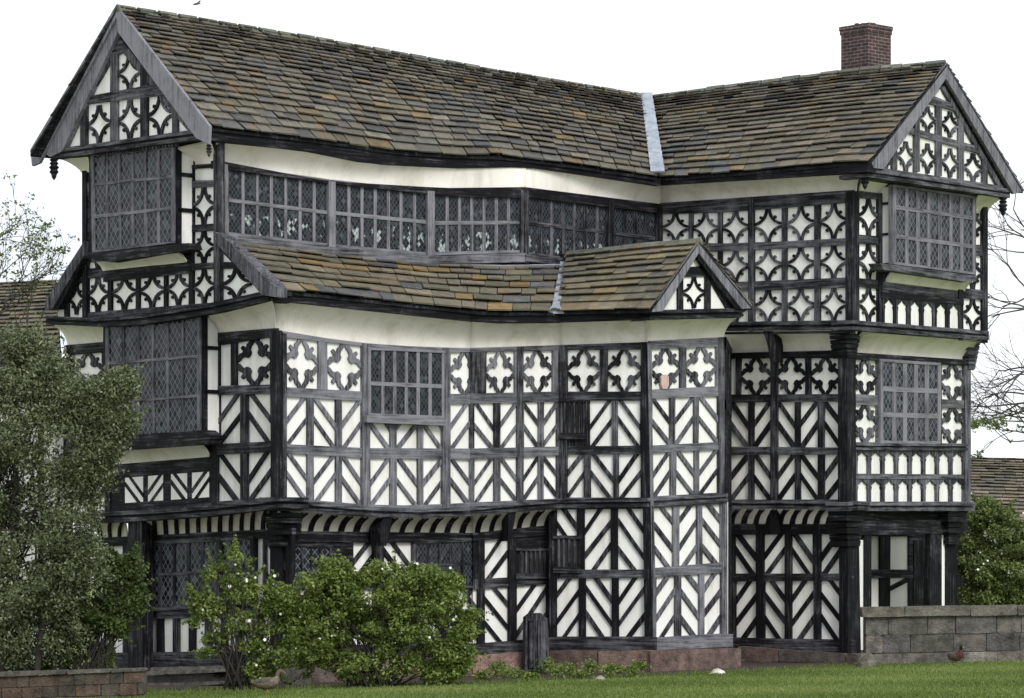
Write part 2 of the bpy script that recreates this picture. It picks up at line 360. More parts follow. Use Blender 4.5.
def cove(pin,xin,yin,pout,xout,yout,n=14,ribs=0,ribw=.22,slant=.5,ioff=0,ooff=0,name='cove',ribtint=.08,rib_from=0,rib_to=1):
    """curved plaster between a wall head (inner plane) and the beam of the floor above (outer plane)"""
    yi=pf(yin); yo=pf(yout); prof=7
    def S(s,t,push=0):
        a=pin.P(xin[0]+(xin[1]-xin[0])*s,yi(xin[0]+(xin[1]-xin[0])*s),ioff); b=pout.P(xout[0]+(xout[1]-xout[0])*s,yo(xout[0]+(xout[1]-xout[0])*s),ooff)
        h=(1-math.cos(t*1.1))/(1-math.cos(1.1)); v=math.sin(t*1.1)/math.sin(1.1)
        p=Vector((a.x+(b.x-a.x)*h,a.y+(b.y-a.y)*h,a.z+(b.z-a.z)*v))
        if push:
            nn=(pin.n*v*.0+pin.n*(1-h)+Vector((0,0,-1))*h); p=p+nn.normalized()*push
        return p
    mb=MB(); i0=mb.add([S(i/n,j/prof) for i in range(n+1) for j in range(prof+1)])
    for i in range(n):
        for j in range(prof):
            a=i0+i*(prof+1)+j; mb.face([a,a+prof+1,a+prof+2,a+1])
    k0=mb.add([S(i/n,j/prof,-.03) for i in range(n+1) for j in range(prof+1)])
    for i in range(n):
        for j in range(prof):
            a=k0+i*(prof+1)+j; mb.face([a+1,a+prof+2,a+prof+1,a])
    for e in (0,n):
        for j in range(prof): a=i0+e*(prof+1)+j; b=k0+e*(prof+1)+j; mb.face([a,a+1,b+1,b])
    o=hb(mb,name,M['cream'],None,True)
    for p in o.data.polygons:
        if len(p.vertices)>4: p.use_smooth=False
    if ribs:
        rb=MB()
        for i in range(ribs):
            c=rib_from+(rib_to-rib_from)*(i+.5)/ribs; wd=ribw/ribs*(rib_to-rib_from)*(1+jit(.15)); sl=slant/ribs
            for j in range(prof):
                t0=j/prof; t1=(j+1)/prof
                q=[]
                for t in (t0,t1):
                    cc=c+sl*(t*t-.35)
                    q.append((cc-wd,cc+wd,t))
                f=lambda s,t,pu: S(min(max(s,0),1),t,pu)
                pts=[f(q[0][0],t0,.03),f(q[0][1],t0,.03),f(q[1][1],t1,.03),f(q[1][0],t1,.03)]
                bk=[f(q[0][0],t0,-.01),f(q[0][1],t0,-.01),f(q[1][1],t1,-.01),f(q[1][0],t1,-.01)]
                a=rb.add(pts+bk); tn=ribtint+jit(.03)
                rb.face([a,a+1,a+2,a+3],tn); rb.face([a+4,a+5,a+1,a],tn); rb.face([a+5,a+6,a+2,a+1],tn); rb.face([a+7,a+4,a,a+3],tn)
        hb(rb,'cove_rib',M['timber'],o)
    return o
def beam(pl,x0,x1,yt,yb,off=.12,tint=.3,depth=None,name='jetty_beam',mould=True,parent=None):
    mb=MB(); yt=pf(yt); yb=pf(yb)
    n=max(1,int((x1-x0)/24))
    for i in range(n):
        a=x0+(x1-x0)*i/n; b=x0+(x1-x0)*(i+1)/n; tn=tint
        m1=lambda x:yt(x)+(yb(x)-yt(x))*.38; m2=lambda x:yt(x)+(yb(x)-yt(x))*.62
        if mould:
            prism(mb,pl,[(a,yt(a)),(b,yt(b)),(b,m1(b)),(a,m1(a))],off,depth or off+.05,tn+.12)
            prism(mb,pl,[(a,m1(a)),(b,m1(b)),(b,m2(b)),(a,m2(a))],off-.05,depth or off,tn-.1)
            prism(mb,pl,[(a,m2(a)),(b,m2(b)),(b,yb(b)),(a,yb(a))],off-.015,depth or off+.05,tn)
        else: prism(mb,pl,[(a,yt(a)),(b,yt(b)),(b,yb(b)),(a,yb(a))],off,depth or off+.05,tn)
    return hb(mb,name,M['timber'],parent)
def post(items,name='corner_post',tint=.12,parent=None):
    mb=MB()
    for pl,poly,off,dep in items: prism(mb,pl,poly,off,dep,tint+jit(.05))
    return hb(mb,name,M['timber'],parent)
PAL=[((.070,.072,.075),3),((.088,.088,.085),3),((.112,.103,.086),5),((.138,.122,.098),3),((.15,.112,.062),1.1),((.104,.093,.072),3),((.175,.163,.138),.7)]
def slates(mb,Ef,Rf,n,w0,w1,pal=PAL,grow=.35,th=.052,seed=1,over=.0,tmax=1.0):
    """courses of separate stone slates laid from the eave curve Ef(t) to the ridge curve Rf(t)"""
    rr=random.Random(seed); cs=[p[0] for p in pal]; ws=[p[1] for p in pal]
    hs=[grow+(1-grow)*(1-i/(n-1)) for i in range(n)]; tot=sum(hs); v=[0]
    for h in hs: v.append(v[-1]+h/tot)
    L=(Ef(1)-Ef(0)).length; Nn=(Ef(1)-Ef(0)).cross(Rf(.5)-Ef(.5)).normalized()
    if Nn.z<0: Nn=-Nn
    def S(t,vv,up): 
        return Ef(t).lerp(Rf(t),vv)+Nn*up
    for i in range(n):
        v0=v[i]-(over if i==0 else 0); v1=min(1,v[i+1]+.25*(v[i+1]-v[i])); wav=w0+(w1-w0)*(i/(n-1)); t=-rr.random()*wav/L
        while t<tmax:
            w=wav*rr.uniform(.6,1.45)/L; a=max(0,t)+.0012; b=min(tmax,t+w)-.0012; t+=w
            if b-a<.002: continue
            dv=rr.uniform(-.10,.08)*(v[i+1]-v[i]); u0=th*rr.uniform(.9,1.6)+.006; tl=rr.uniform(-.004,.006)
            c=rr.choices(cs,ws)[0]; k=rr.uniform(.72,1.25); c=(c[0]*k,c[1]*k,c[2]*k)
            sk=rr.uniform(-.0007,.0007)
            P=[S(a,v0+dv,u0+tl),S(b,v0+dv+rr.uniform(-.07,.07)*(v[i+1]-v[i]),u0-tl),S(b,v1,.010),S(a,v1,.010),S(a,v0+dv,u0+tl-.026),S(b,v0+dv,u0-tl-.026)]
            q=mb.add(P); mb.face([q,q+1,q+2,q+3],.5,c); dk=(c[0]*.8,c[1]*.8,c[2]*.8)
            mb.face([q+4,q+5,q+1,q],.5,dk); mb.face([q+4,q,q+3],.5,dk); mb.face([q+1,q+5,q+2],.5,dk)
def curve(pts):
    ls=[0]
    for a,b in zip(pts,pts[1:]): ls.append(ls[-1]+(b-a).length)
    def f(t):
        d=min(max(t,0),1)*ls[-1]; i=0
        while i<len(ls)-2 and d>ls[i+1]: i+=1
        return pts[i].lerp(pts[i+1],(d-ls[i])/(ls[i+1]-ls[i]))
    return f
def deck(Ef,Rf,parent,mat='timber',down=.05,n=12,name='roof_deck'):
    mb=MB(); up=Vector((0,0,-.012)); dn=Vector((0,0,-down-.012)); q=[]
    for i in range(n+1): t=i/n; q+= [Ef(t)+up,Rf(t)+up,Ef(t)+dn,Rf(t)+dn]
    k=mb.add(q)
    for i in range(n):
        a=k+i*4; b=a+4
        mb.face([a,b,b+1,a+1],.1); mb.face([a+2,a+3,b+3,b+2],.1); mb.face([a,a+2,b+2,b],.1); mb.face([a+1,b+1,b+3,a+3],.1)
    mb.face([k,k+1,k+3,k+2],.1); e=k+n*4; mb.face([e,e+2,e+3,e+1],.1)
    return hb(mb,name,M[mat],parent)
def ridge_tiles(f,L,parent,seed=3,hgt=.055,wid=.12,dirn=None):
    mb=MB(); rr=random.Random(seed); n=int(L/.42); side=(f(1)-f(0)).cross(Vector((0,0,1))).normalized()
    for i in range(n):
        a=f(i/n); b=f((i+1)/n-.006/1); z=Vector((0,0,hgt*rr.uniform(.85,1.2))); s=side*wid; d=Vector((0,0,-wid*.75))
        c=rr.choice([(.13,.14,.115),(.11,.125,.10),(.15,.15,.13),(.09,.10,.09)])
        ring=lambda p:[p+s+d,p+s*.9+d+Vector((0,0,.04)),p+s*.3+z*.8,p+z,p-s*.3+z*.8,p-s*.9+d+Vector((0,0,.04)),p-s+d]
        k=mb.add(ring(a)+ring(b))
        for j in range(6): mb.face([k+j,k+j+1,k+8+j,k+7+j],.5,c)
        mb.face(list(range(k,k+7)),.5,c); mb.face(list(range(k+13,k+6,-1)),.5,c)
    return hb(mb,'ridge_tiles',M['slate'],parent)
# ------------------------------------------------------------------ planes
A2=Pl(265,57,-50); A1=A2.off(-.35); A0=A1.off(-.4)
B2a=Pl(213,A2.Y(213),36); B2b=Pl(525,B2a.Y(525),48); EV=Pl(213,A2.Y(213),40).off(.45)
B1=Pl(275,A1.Y(275),38); B1b=Pl(470,B1.Y(470),22); D1=Pl(560,B1b.Y(560),-15); E1=Pl(647,D1.Y(647),42)
B0=B1.off(-.35); B0b=B1b.off(-.35)
C2=Pl(660,B2b.Y(660),-35); C1=C2.off(-.4); C0=C1.off(-.22)
G2=Pl(852,C2.Y(852),52); G1=G2.off(-.35); G0=G1.off(-.1)
def carved(items,name='carved_bracket',tint=.02,rolls=6):
    """bracket built of stacked mouldings that step in towards the foot"""
    mb=MB()
    for pl,poly,off,dep in items:
        TLp,TRp,BRp,BLp=poly
        for i in range(rolls):
            t0=i/rolls; t1=(i+.86)/rolls; o=off*(1-.55*t0)*(1.0 if i%2 else .78)
            L=lambda a,b,t:(a[0]+(b[0]-a[0])*t,a[1]+(b[1]-a[1])*t)
            prism(mb,pl,[L(TLp,BLp,t0),L(TRp,BRp,t0),L(TRp,BRp,t1),L(TLp,BLp,t1)],o,dep,tint+jit(.12))
        prism(mb,pl,[(TLp[0]+1,TLp[1]),(TRp[0]-1,TRp[1]),(BRp[0]-1,BRp[1]),(BLp[0]+1,BLp[1])],off*.3,dep,0)
    return hb(mb,name,M['timber'])
# ------------------------------------------------------------------ left gable end (faces the camera's left)
AG=A2.off(.5); AB=A2.off(.66)
# second floor
ya=lambda a,b:[(87,a),(213,b)]
facet(A2,83,220,[(83,152),(216,136)],[(60,321),(262,297)],[
  (ya(160,152),ya(172,163),[(182,213,'W')]),
  (ya(176,168),ya(182,179.5),[(193,213,'W')]),
  (ya(196,187),ya(232,223),[(193,213,'L')]),
  (ya(240,231),ya(268,262),[(87,107,'L'),(193,213,'L')]),
  (ya(279,269),ya(312,302),[(87,107,'L'),(112,135,'L'),(139.5,163,'L'),(167,188,'L'),(193.5,213,'L')])],
  tint=.12,mains=[(82,86.5),(213.5,220)],wallx=(83,213.8))
w=MB(); prism(w,A2,[(84,243),(84,318),(58,318),(58,300)],-.002,.2); prism(w,A2,[(220,241),(262,288),(262,298),(218,305)],-.002,.2); lw=hb(w,'wall',M['plaster'])
fr=MB(); 
prism(fr,A2,[(62,281),(84,276),(84,282),(60,287)],.05,.08,.1); prism(fr,A2,[(64,283),(68,282),(68,318),(64,318)],.047,.08,.1)
for (a,b,y0,y1) in ((68,83,284,315),): cell(fr,A2,[(a,y0),(b,y0-1),(b,y1-1),(a,y1)],'L',.044,.06,.1)
cell(fr,A2,[(221,268),(250,266),(250,299),(221,303)],'L',.044,.06,.12)
prism(fr,A2,[(220,262),(240,262),(246,268),(220,269)],.05,.08,.1)
hb(fr,'timber_frame',M['timber'],lw)
# lean-to bargeboards at both sides of the gable end
mb=MB(); prism(mb,A2,[(214,232),(223,237),(275,287),(275,297),(262,295),(216,243)],.22,.25,.45); prism(mb,A2,[(222,241),(266,288),(262,294),(219,249)],.18,.2,.05); hb(mb,'bargeboard',M['timber'])
mb=MB(); prism(mb,A2,[(84,241),(84,255),(52,309),(44,310),(46,300)],.22,.25,.3); prism(mb,A2,[(84,253),(84,259),(58,309),(50,309)],.18,.2,.0); hb(mb,'bargeboard',M['timber'])
beam(A2,46,268,[(46,316),(100,318),(130,315),(206,304),(268,290)],[(46,324),(100,327),(140,325),(206,315),(268,301)],.2,.05,.5)
# upper bay window
def bay(pl,p,q,cols,rows,wallq,sidebars,side,under,sillq,tint=.2,mpx=2.6,stint=.1,mt=None):
    box=MB(); prism(box,pl,wallq,p,p+.02); ob=hb(box,'bay_box',M['plaster'])
    fr=MB()
    xe=[c[0] for c in wallq]; TL,TR,BR,BL=wallq
    e0,e1=(TR,BR) if side>0 else (TL,BL)
    a=pl.P(e0[0],e0[1],p); b=pl.P(e1[0],e1[1],p); sn=pl.u*side*.03
    def sb(t0,t1,f0=0,f1=1,tn=.05):
        pa=a.lerp(b,t0); pb=a.lerp(b,t1); v=-pl.n*p
        fr.prism3([pa+v*f0+sn,pa+v*f1+sn,pb+v*f1+sn,pb+v*f0+sn],-sn*1.3,tn,uax=pl.n)
    for t0,t1 in sidebars: sb(t0,t1)
    sb(0,1,0,.22); sb(0,1,.93,1.0); sb(0,.03); sb(.97,1)
    prism(fr,pl,[TL,TR,(TR[0],q[1][1]),(TL[0],q[0][1])],p+.02,.05,tint)
    prism(fr,pl,[TL,(q[0][0],TL[1]),(q[3][0],BL[1]),BL],p+.018,.05,tint)
    prism(fr,pl,[(q[1][0],TR[1]),TR,BR,(q[2][0],BR[1])],p+.018,.05,tint)
    prism(fr,pl,[(BL[0],q[3][1]),(BR[0],q[2][1]),BR,BL],p+.022,.05,tint)
    hb(fr,'bay_frame',M['timber'],ob)
    window(pl,q,cols,rows,off=p+.03,fpx=2.5,mpx=mpx,tint=mt or tint+.1,parent=ob,mat='glassw')
    sl=MB(); prism(sl,pl,sillq,p+.08,.26,stint); hb(sl,'sill',M['timber'],ob)
    return ob
bay(A2,.36,[(93,156),(171,149),(171,241),(94.5,250)],6,[.30,.645],[(89,152),(177,145),(177,246),(89,256)],[(.27,.31),(.62,.66)],1,None,
    [(86,253),(188,243),(190,249),(182,251),(108,262),(94,260)],tint=.0,mt=.6)
cove(A2,[104,188],[(104,277),(188,268)],A2,[96,178],[(96,262),(178,253)],ooff=.34)
beam(A2,103,190,[(103,277),(190,268)],[(103,282),(190,273)],.07,.05,mould=False,name='rail')
# gable above
g=MB(); prism(g,AG,[(117,34),(192,131),(192,134),(62,148)],0,.12); gab=hb(g,'gable_wall',M['plaster'])
fr=MB()
for poly,o in (([(86,104),(88,96),(160,83),(164,91),(164,95)],.06),([(117,34),(128,49),(117,55),(104,54)],.055),([(110,50),(117,50),(117,146),(110,146)],.05),([(140,55),(147,60),(147,138),(140,140)],.05),([(80,104),(86.5,100),(86.5,146),(80,147)],.05),([(172,104),(177,108),(177,136),(172,137)],.05),([(60,148),(64,142),(117,50),(117,34)],.045),([(117,34),(192,130),(188,131),(117,46)],.045)):
    prism(fr,AG,poly,o,o+.02,.3+jit(.15),.2)
for x0,x1,y0,y1,s in ((116.7,140.5,56,88,-.12),(86.5,110,106,142,-.15),(117,141,101,138,-.15),(147,172,96,134,-.15)):
    cell(fr,AG,[(x0,y0+1),(x1,y0+s*24+1),(x1,y1+s*24+3),(x0,y1+3)],'L',.04,.05,.15)
hb(fr,'timber_frame',M['timber'],gab)
beam(AG,54,198,[(54,149),(198,129)],[(54,159),(198,139)],.10,.25,.62,name='tie_beam')
mb=MB(); 
for i in range(26):
    x=92+i*3.3; y=152-(x-92)*.10
    prism(mb,AG,[(x,y),(x+2.2,y),(x+1.6,y+3),(x+.6,y+3)],.02,.06,.3)
hb(mb,'carved_fringe',M['timber'],gab)
mb=MB(); prism(mb,AB,[(116,5),(116.5,17),(39,163),(32,166),(30,150)],0,.06,.85); hb(mb,'bargeboard',M['timber'])
mb=MB(); prism(mb,AB,[(116.5,18.5),(117,34),(62,151),(50,157),(43,152)],-.04,.12,.8); hb(mb,'bargeboard',M['timber'])
mb=MB(); prism(mb,AB,[(116,5),(121,12),(209,126),(208,144),(196,138),(117,31)],0,.06,.95); hb(mb,'bargeboard',M['timber'])
cove(A2,[190,214],[(190,165),(214,162)],A2,[178,210],[(178,149),(210,142)],ooff=.45)
cove(A2,[84,90],[(84,180),(90,179)],A2,[60,88],[(60,159),(88,157)],ooff=.45)
def pendant(P,L,r,name='pendant'):
    mb=MB(); prof=[(0,.5),(.08,1),(.16,.6),(.24,1),(.32,.65),(.42,1.1),(.52,.7),(.62,1),(.74,.6),(.86,.5),(1,.05)]; k=mb.add([P+Vector((r*w_*math.cos(a*math.pi/4),r*w_*math.sin(a*math.pi/4),-L*h_)) for h_,w_ in prof for a in range(8)])
    for i in range(len(prof)-1):
        for a in range(8): mb.face([k+i*8+a,k+(i+1)*8+a,k+(i+1)*8+(a+1)%8,k+i*8+(a+1)%8],.08)
    return hb(mb,name,M['timber'])
pendant(AB.P(54,158,-.06),.40,.085); pendant(AB.P(209,142,-.1),.26,.05)
# first floor
yb=lambda a,b:[(100,a),(270,b)]
facet(A1,66,275,[(66,345),(275,328)],[(66,517),(275,496)],[
  ([(70,355),(270,338)],[(70,389),(270,384)],[(73,101,'Q'),(219,230,'W'),(236.5,271,'Q')]),
  ([(70,400),(270,394)],[(70,450),(270,441)],[(74,88,'/'),(92,104,'\\'),(216,239.5,'/'),(247.5,270,'\\')]),
  ([(70,462),(270,452.5)],[(70,512),(270,497)],[(74,88,'\\'),(92,104,'/'),(216,239.5,'\\'),(247.5,270,'/')])],tint=.18,mains=[(66,70),(105,110),(211,216)],spread=.12)
bay(A1,.36,[(108,324),(197,317),(197,431),(109,438)],6,[.345,.69],[(103,322),(203,312),(203,437),(103,443)],[(.27,.30),(.62,.65)],1,None,
    [(98,437),(203,430),(211,436),(208,444),(112,451),(100,447)],tint=.05,mpx=2.2,mt=.52)
cove(A1,[117,211],[(117,474),(211,466)],A1,[106,200],[(106,451),(200,444)],ooff=.34)
beam(A1,112,216,[(112,473),(216,466)],[(112,478),(216,471)],.07,.05,mould=False,name='rail')
fr=MB(); prism(fr,A1,[(111,478),(216,470),(216,502),(111,511)],.06,.08,.06); lo=hb(fr,'timber_frame',M['timber'])
pa=MB(); br=MB()
cols=[(125,143,'\\'),(148,163,'/'),(171,187,'\\'),(192,209,'/')]
for a,b,k in cols:
    f=lambda x:478-(x-111)*.08; g2=lambda x:504-(x-111)*.07
    prism(pa,A1,[(a,f(a)+1),(b,f(b)+1),(b,g2(b)),(a,g2(a))],.064,.03)
    cell(br,A1,[(a,f(a)+1),(b,f(b)+1),(b,g2(b)),(a,g2(a))],k,.075,.02,.08,2,5.5)
hb(pa,'plaster_panel',M['plaster'],lo); hb(br,'panel_bracing',M['timber'],lo)
cove(A1,[219,275],[(219,341),(275,331)],A2,[206,272],[(206,314),(272,301)],ooff=.12)
cove(A1,[68,104],[(68,350),(104,348)],A2,[54,104],[(54,325),(104,326)],ooff=.05)
beam(A1,219,275,[(219,341),(275,331)],[(219,345),(275,336)],.075,.05,mould=False,name='rail')
beam(A1,66,105,[(66,349),(105,347)],[(66,355),(105,352)],.075,.05,mould=False,name='rail')
beam(A1,76,280,[(76,514),(140,510),(200,506),(280,497)],[(76,524),(140,521),(200,517),(280,508)],.16,.2,.6)
post([(A1,[(269.5,330),(275.5,330),(277,500),(271,500)],.1,.13),(B1,[(274.8,330),(283,332),(283,500),(274.8,498)],.1,.13)],tint=.05)
post([(B1,[(283,333),(287,334),(287,500),(283,499)],.12,.15)],tint=.4)
# ground floor
facet(A0,96,292,[(96,538),(292,528)],[(96,668),(292,662)],[
  ([(96,543),(290,535)],[(96,612),(290,606)],[(98,108,'W'),(112,122,'\\'),(252,262,'W'),(266,285,'\\')]),
  ([(96,620),(290,617)],[(96,656),(290,650)],[(98,108,'W'),(112,122,'W'),(147,156,'W'),(163,172,'W'),(179,188,'W'),(195,204,'W'),(211,220,'W'),(227,236,'W'),(243,252,'W'),(262,272,'W')])],tint=.1,mains=[(123,128)],wallx=(96,279))
window(A0,[(146,546),(216,541),(216,603),(146,608)],5,[.48],off=.08,fpx=4,mpx=2.5,tint=.25,mat='glassw')
window(A0,[(222,541),(250,539),(250,601),(222,603)],2,[.48],off=.08,fpx=3,mpx=2.5,tint=.25,mat='glassw')
beam(A0,96,292,[(96,653),(292,650)],[(96,668),(292,664)],.12,.3,name='sill_plate',mould=False)
post([(A1,[(128,514),(142,513),(142,668),(128,668)],-.02,.24)],name='porch_post',tint=.15)
cove(A0,[143,272],[(143,541),(272,532)],A1,[131,266],[(131,518),(266,508)],ribs=12,ribw=.15,slant=.8,ooff=.1)
cove(A0,[100,127],[(100,543),(127,542)],A1,[84,124],[(84,522),(124,519)],ribs=3,ribw=.15,slant=.8,ooff=.1)
beam(A0,96,270,[(96,541),(270,531)],[(96,547),(270,538)],.08,.06,mould=False,name='rail')
# ------------------------------------------------------------------ long side of the left wing
yw=lambda p:p
def gal(pl,x0,x1,n,yt,yb,tr,tint):
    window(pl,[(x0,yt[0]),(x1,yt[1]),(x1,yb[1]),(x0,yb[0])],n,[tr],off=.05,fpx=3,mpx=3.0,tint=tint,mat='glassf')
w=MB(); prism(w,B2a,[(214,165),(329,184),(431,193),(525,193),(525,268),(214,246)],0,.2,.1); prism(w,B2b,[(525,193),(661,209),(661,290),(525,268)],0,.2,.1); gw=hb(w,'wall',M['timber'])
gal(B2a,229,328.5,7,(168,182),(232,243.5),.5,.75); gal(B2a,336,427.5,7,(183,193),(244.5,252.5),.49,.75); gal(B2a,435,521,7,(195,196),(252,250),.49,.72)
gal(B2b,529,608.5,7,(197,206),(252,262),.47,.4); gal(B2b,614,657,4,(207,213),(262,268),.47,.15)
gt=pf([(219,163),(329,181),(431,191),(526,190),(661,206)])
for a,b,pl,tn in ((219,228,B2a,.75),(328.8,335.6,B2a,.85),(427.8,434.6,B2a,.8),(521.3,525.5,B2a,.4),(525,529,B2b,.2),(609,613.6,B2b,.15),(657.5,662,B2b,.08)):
    fr=MB(); prism(fr,pl,[(a,gt(a)),(b,gt(b)),(b,240+(b-219)*.075),(a,240+(a-219)*.075)],.13,.14,tn); hb(fr,'post',M['timber'],gw)
beam(B2a,222,526,[(222,234),(329,247),(431,256),(526,253)],[(222,241),(329,254),(431,264),(526,262)],.16,.6,mould=False,name='window_sill')
beam(B2b,526,600,[(526,254),(600,262)],[(526,261),(600,269)],.16,.3,mould=False,name='window_sill')
beam(B2a,216,526,[(216,160),(327,181),(444,188),(526,187)],[(216,168),(327,183),(444,196),(526,198)],.12,.05,mould=False,name='wall_plate')
beam(B2b,525,661,[(525,187),(661,204)],[(525,197),(661,213)],.12,.04,mould=False,name='wall_plate')
EVo=EV
cove(B2a,[217,526],[(217,161),(327,182),(444,190),(526,188)],EV,[216,526],[(216,138),(303,149.5),(370,163),(458,167.5),(526,166)],n=30)
cove(B2b,[525.5,661],[(525,188),(661,205)],EV,[525.5,661],[(525,166),(661,184.5)],ooff=-.03)
# main roof
rz=[(117,7),(200,20),(330,42),(458,65),(560,82.5),(651,98)]
RD=Pl(117,AB.Y(117),40)
def tri(pl,pts,off=0): return [pl.P(x,y,off) for x,y in pts]
ridge=tri(RD,rz); ev=tri(EV,[(209,127),(270,134),(329,141),(400,151.5),(458,155),(500,155.5),(560,163),(656,177)],.06)
REM=curve(ridge); EVM=curve(ev)
roof=MB(); slates(roof,EVM,REM,21,.40,.20,seed=5,over=.01); roofo=hb(roof,'roof',M['slate'])
deck(EVM,REM,roofo)
back=[p+(p-q) for p,q in zip([REM(i/7) for i in range(8)],[EVM(i/7) for i in range(8)])]
back=[Vector((b.x,b.y,EVM(i/7).z)) for i,b in enumerate(back)]
BKM=curve(back); mb=MB(); slates(mb,BKM,REM,12,.5,.4,seed=6); hb(mb,'rear_slates',M['slate'],roofo); deck(BKM,REM,roofo)
ridge_tiles(REM,(ridge[-1]-ridge[0]).length,roofo)
beam(EV,209,661,[(209,128),(270,135),(329,142),(400,152.5),(458,156),(500,156.5),(560,164),(661,178)],[(209,140),(303,150.5),(370,164),(458,168.5),(526,167),(661,185.5)],.02,.02,.3,mould=False,name='eaves_board')
# lean-to roof over the first floor
L0=[(226,240),(329,254),(431,264),(500,266),(566,265)]
top=[B2a.P(x,y,.12) for x,y in L0]
bot=[B1.P(x,y,.5) for x,y in ((271,290),(300,292),(389,301.5),(470,310))]+[B1b.P(x,y,.5) for x,y in ((492,312),(556,312))]
TL_=curve(top); BL_=curve(bot)
mb=MB(); slates(mb,BL_,TL_,7,.42,.36,pal=[((.07,.075,.085),2),((.125,.112,.085),4),((.16,.135,.098),3.5),((.18,.125,.055),1.8),((.105,.10,.07),3)],grow=.7,seed=9,over=.02); lr=hb(mb,'lean_to_roof',M['slate']); deck(BL_,TL_,lr)
fl=MB(); 
for i in range(20):
    a,b=TL_(i/20),TL_((i+1)/20); u=Vector((0,0,.02)); w_=(BL_(i/20)-TL_(i/20)).normalized()*.075; w2=(BL_((i+1)/20)-TL_((i+1)/20)).normalized()*.075*(1+jit(.3))
    fl.prism3([a+u,b+u,b+w2+u,a+w_+u],Vector((0,0,-.02)))
hb(fl,'lead_flashing',M['lead'],lr)
beam(B1,272,470,[(272,289),(389,302),(470,311)],[(275,301),(389,313),(470,321.5)],.46,.02,.25,mould=False,name='eaves_board')
beam(B1b,470,560,[(470,311),(492,313),(560,313)],[(470,321.5),(495,323.5),(560,323)],.46,.02,.25,mould=False,name='eaves_board')
cove(B1,[275,470],[(275,331),(350,342),(420,347),(470,348)],B1,[272,470],[(272,301),(389,313),(470,321.5)],ooff=.42,n=18)
cove(B1b,[470,560],[(470,348),(560,345)],B1b,[470,560],[(470,321.5),(495,323.5),(560,323)],ooff=.42)
# first floor long side
t1=.62
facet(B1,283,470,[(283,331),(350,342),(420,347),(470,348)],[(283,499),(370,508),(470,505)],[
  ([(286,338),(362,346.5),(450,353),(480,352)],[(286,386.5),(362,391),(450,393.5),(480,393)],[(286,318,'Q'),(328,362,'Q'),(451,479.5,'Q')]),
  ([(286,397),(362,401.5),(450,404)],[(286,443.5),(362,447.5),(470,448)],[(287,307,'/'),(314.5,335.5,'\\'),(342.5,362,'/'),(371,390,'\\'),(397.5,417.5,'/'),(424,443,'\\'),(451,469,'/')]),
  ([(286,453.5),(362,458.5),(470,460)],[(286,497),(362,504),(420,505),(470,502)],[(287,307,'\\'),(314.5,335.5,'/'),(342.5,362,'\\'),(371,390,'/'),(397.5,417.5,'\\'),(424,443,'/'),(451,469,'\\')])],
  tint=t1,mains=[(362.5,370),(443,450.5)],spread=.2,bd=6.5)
facet(B1b,469.5,560,[(469,348),(560,345)],[(469,504),(560,499)],[
  ([(470,352.5),(556,351)],[(470,393),(556,391)],[(487,514,'Q'),(523.5,552,'Q')]),
  ([(470,404),(556,402)],[(470,448),(556,446)],[(475,493.5,'\\'),(501,517.5,'/'),(524.5,538,'\\'),(544.5,557,'/')]),
  ([(470,460),(556,456)],[(470,502),(556,498)],[(475,493.5,'/'),(501,517.5,'\\'),(524.5,538,'/'),(544.5,557,'\\')])],
  tint=.46,mains=[(517.5,523.5)],spread=.22,bd=6.5)
mb=MB(); prism(mb,B1,[(366,348),(447,351),(447,424),(366,422)],.06,.1,.25); wb=hb(mb,'window_surround',M['timber'])
window(B1,[(371,350),(442,353),(442,416),(371,413)],6,[.53],off=.08,fpx=2.5,mpx=3.2,tint=.85,sill=7,parent=wb)
beam(B1,275,470,[(275,497),(360,506),(420,509),(470,507)],[(275,510),(360,516),(420,518),(470,516)],.15,.34,.5)
beam(B1b,470,562,[(470,507),(562,498.5)],[(470,516),(562,508)],.15,.25,.5)
# ground floor long side
facet(B0,289,474,[(289,531),(474,533)],[(289,663),(474,663)],[
  ([(289,541),(470,540)],[(289,578),(470,580)],[(354,374,'/'),(385,412,'\\')]),
  ([(289,590),(470,590)],[(289,645),(470,643)],[(292,310,'/'),(318,340,'\\'),(354,374,'\\'),(385,412,'/'),(420,436,'\\'),(450,476,'/')])],tint=.15,mains=[(374,384)])
facet(B0b,473,560,[(473,533),(560,524)],[(473,660),(560,655)],[
  ([(473,538),(556,531)],[(473,579),(556,574)],[(485,509,'/')]),
  ([(473,590),(556,584)],[(473,643),(556,638)],[(466,478,'\\'),(485,509,'\\',3),(517,547,'/',3)])],tint=.12,mains=[(478,485),(509,517),(547,555)])
window(B0,[(293,546),(330,548),(330,577),(293,575)],4,[],off=.07,fpx=3,mpx=2,tint=.3,mat='glassw')
window(B0,[(417,544),(474,541),(474,585),(417,587)],5,[.5],off=.07,fpx=3,mpx=2,tint=.25)
def grille(pl,q,n,parent=None,off=.06):
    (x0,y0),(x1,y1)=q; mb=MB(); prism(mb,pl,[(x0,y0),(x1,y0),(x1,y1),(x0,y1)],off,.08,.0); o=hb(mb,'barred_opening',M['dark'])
    b=MB()
    for i in range(n):
        s=x0+(x1-x0)*(i+.5)/n; prism(b,pl,[(s-1,y0),(s+1,y0),(s+1.2,y1),(s-.8,y1)],off+.03,.03,.25+jit(.1))
    prism(b,pl,[(x0-3,y0-2.5),(x1+3,y0-2.5),(x1+3,y0+1),(x0-3,y0+1)],off+.04,.1,.15); prism(b,pl,[(x0-3,y1-1),(x1+3,y1-1),(x1+3,y1+5),(x0-3,y1+5)],off+.05,.11,.2)
    hb(b,'bar',M['timber'],o)
grille(B0b,((519,550),(547,574)),6)
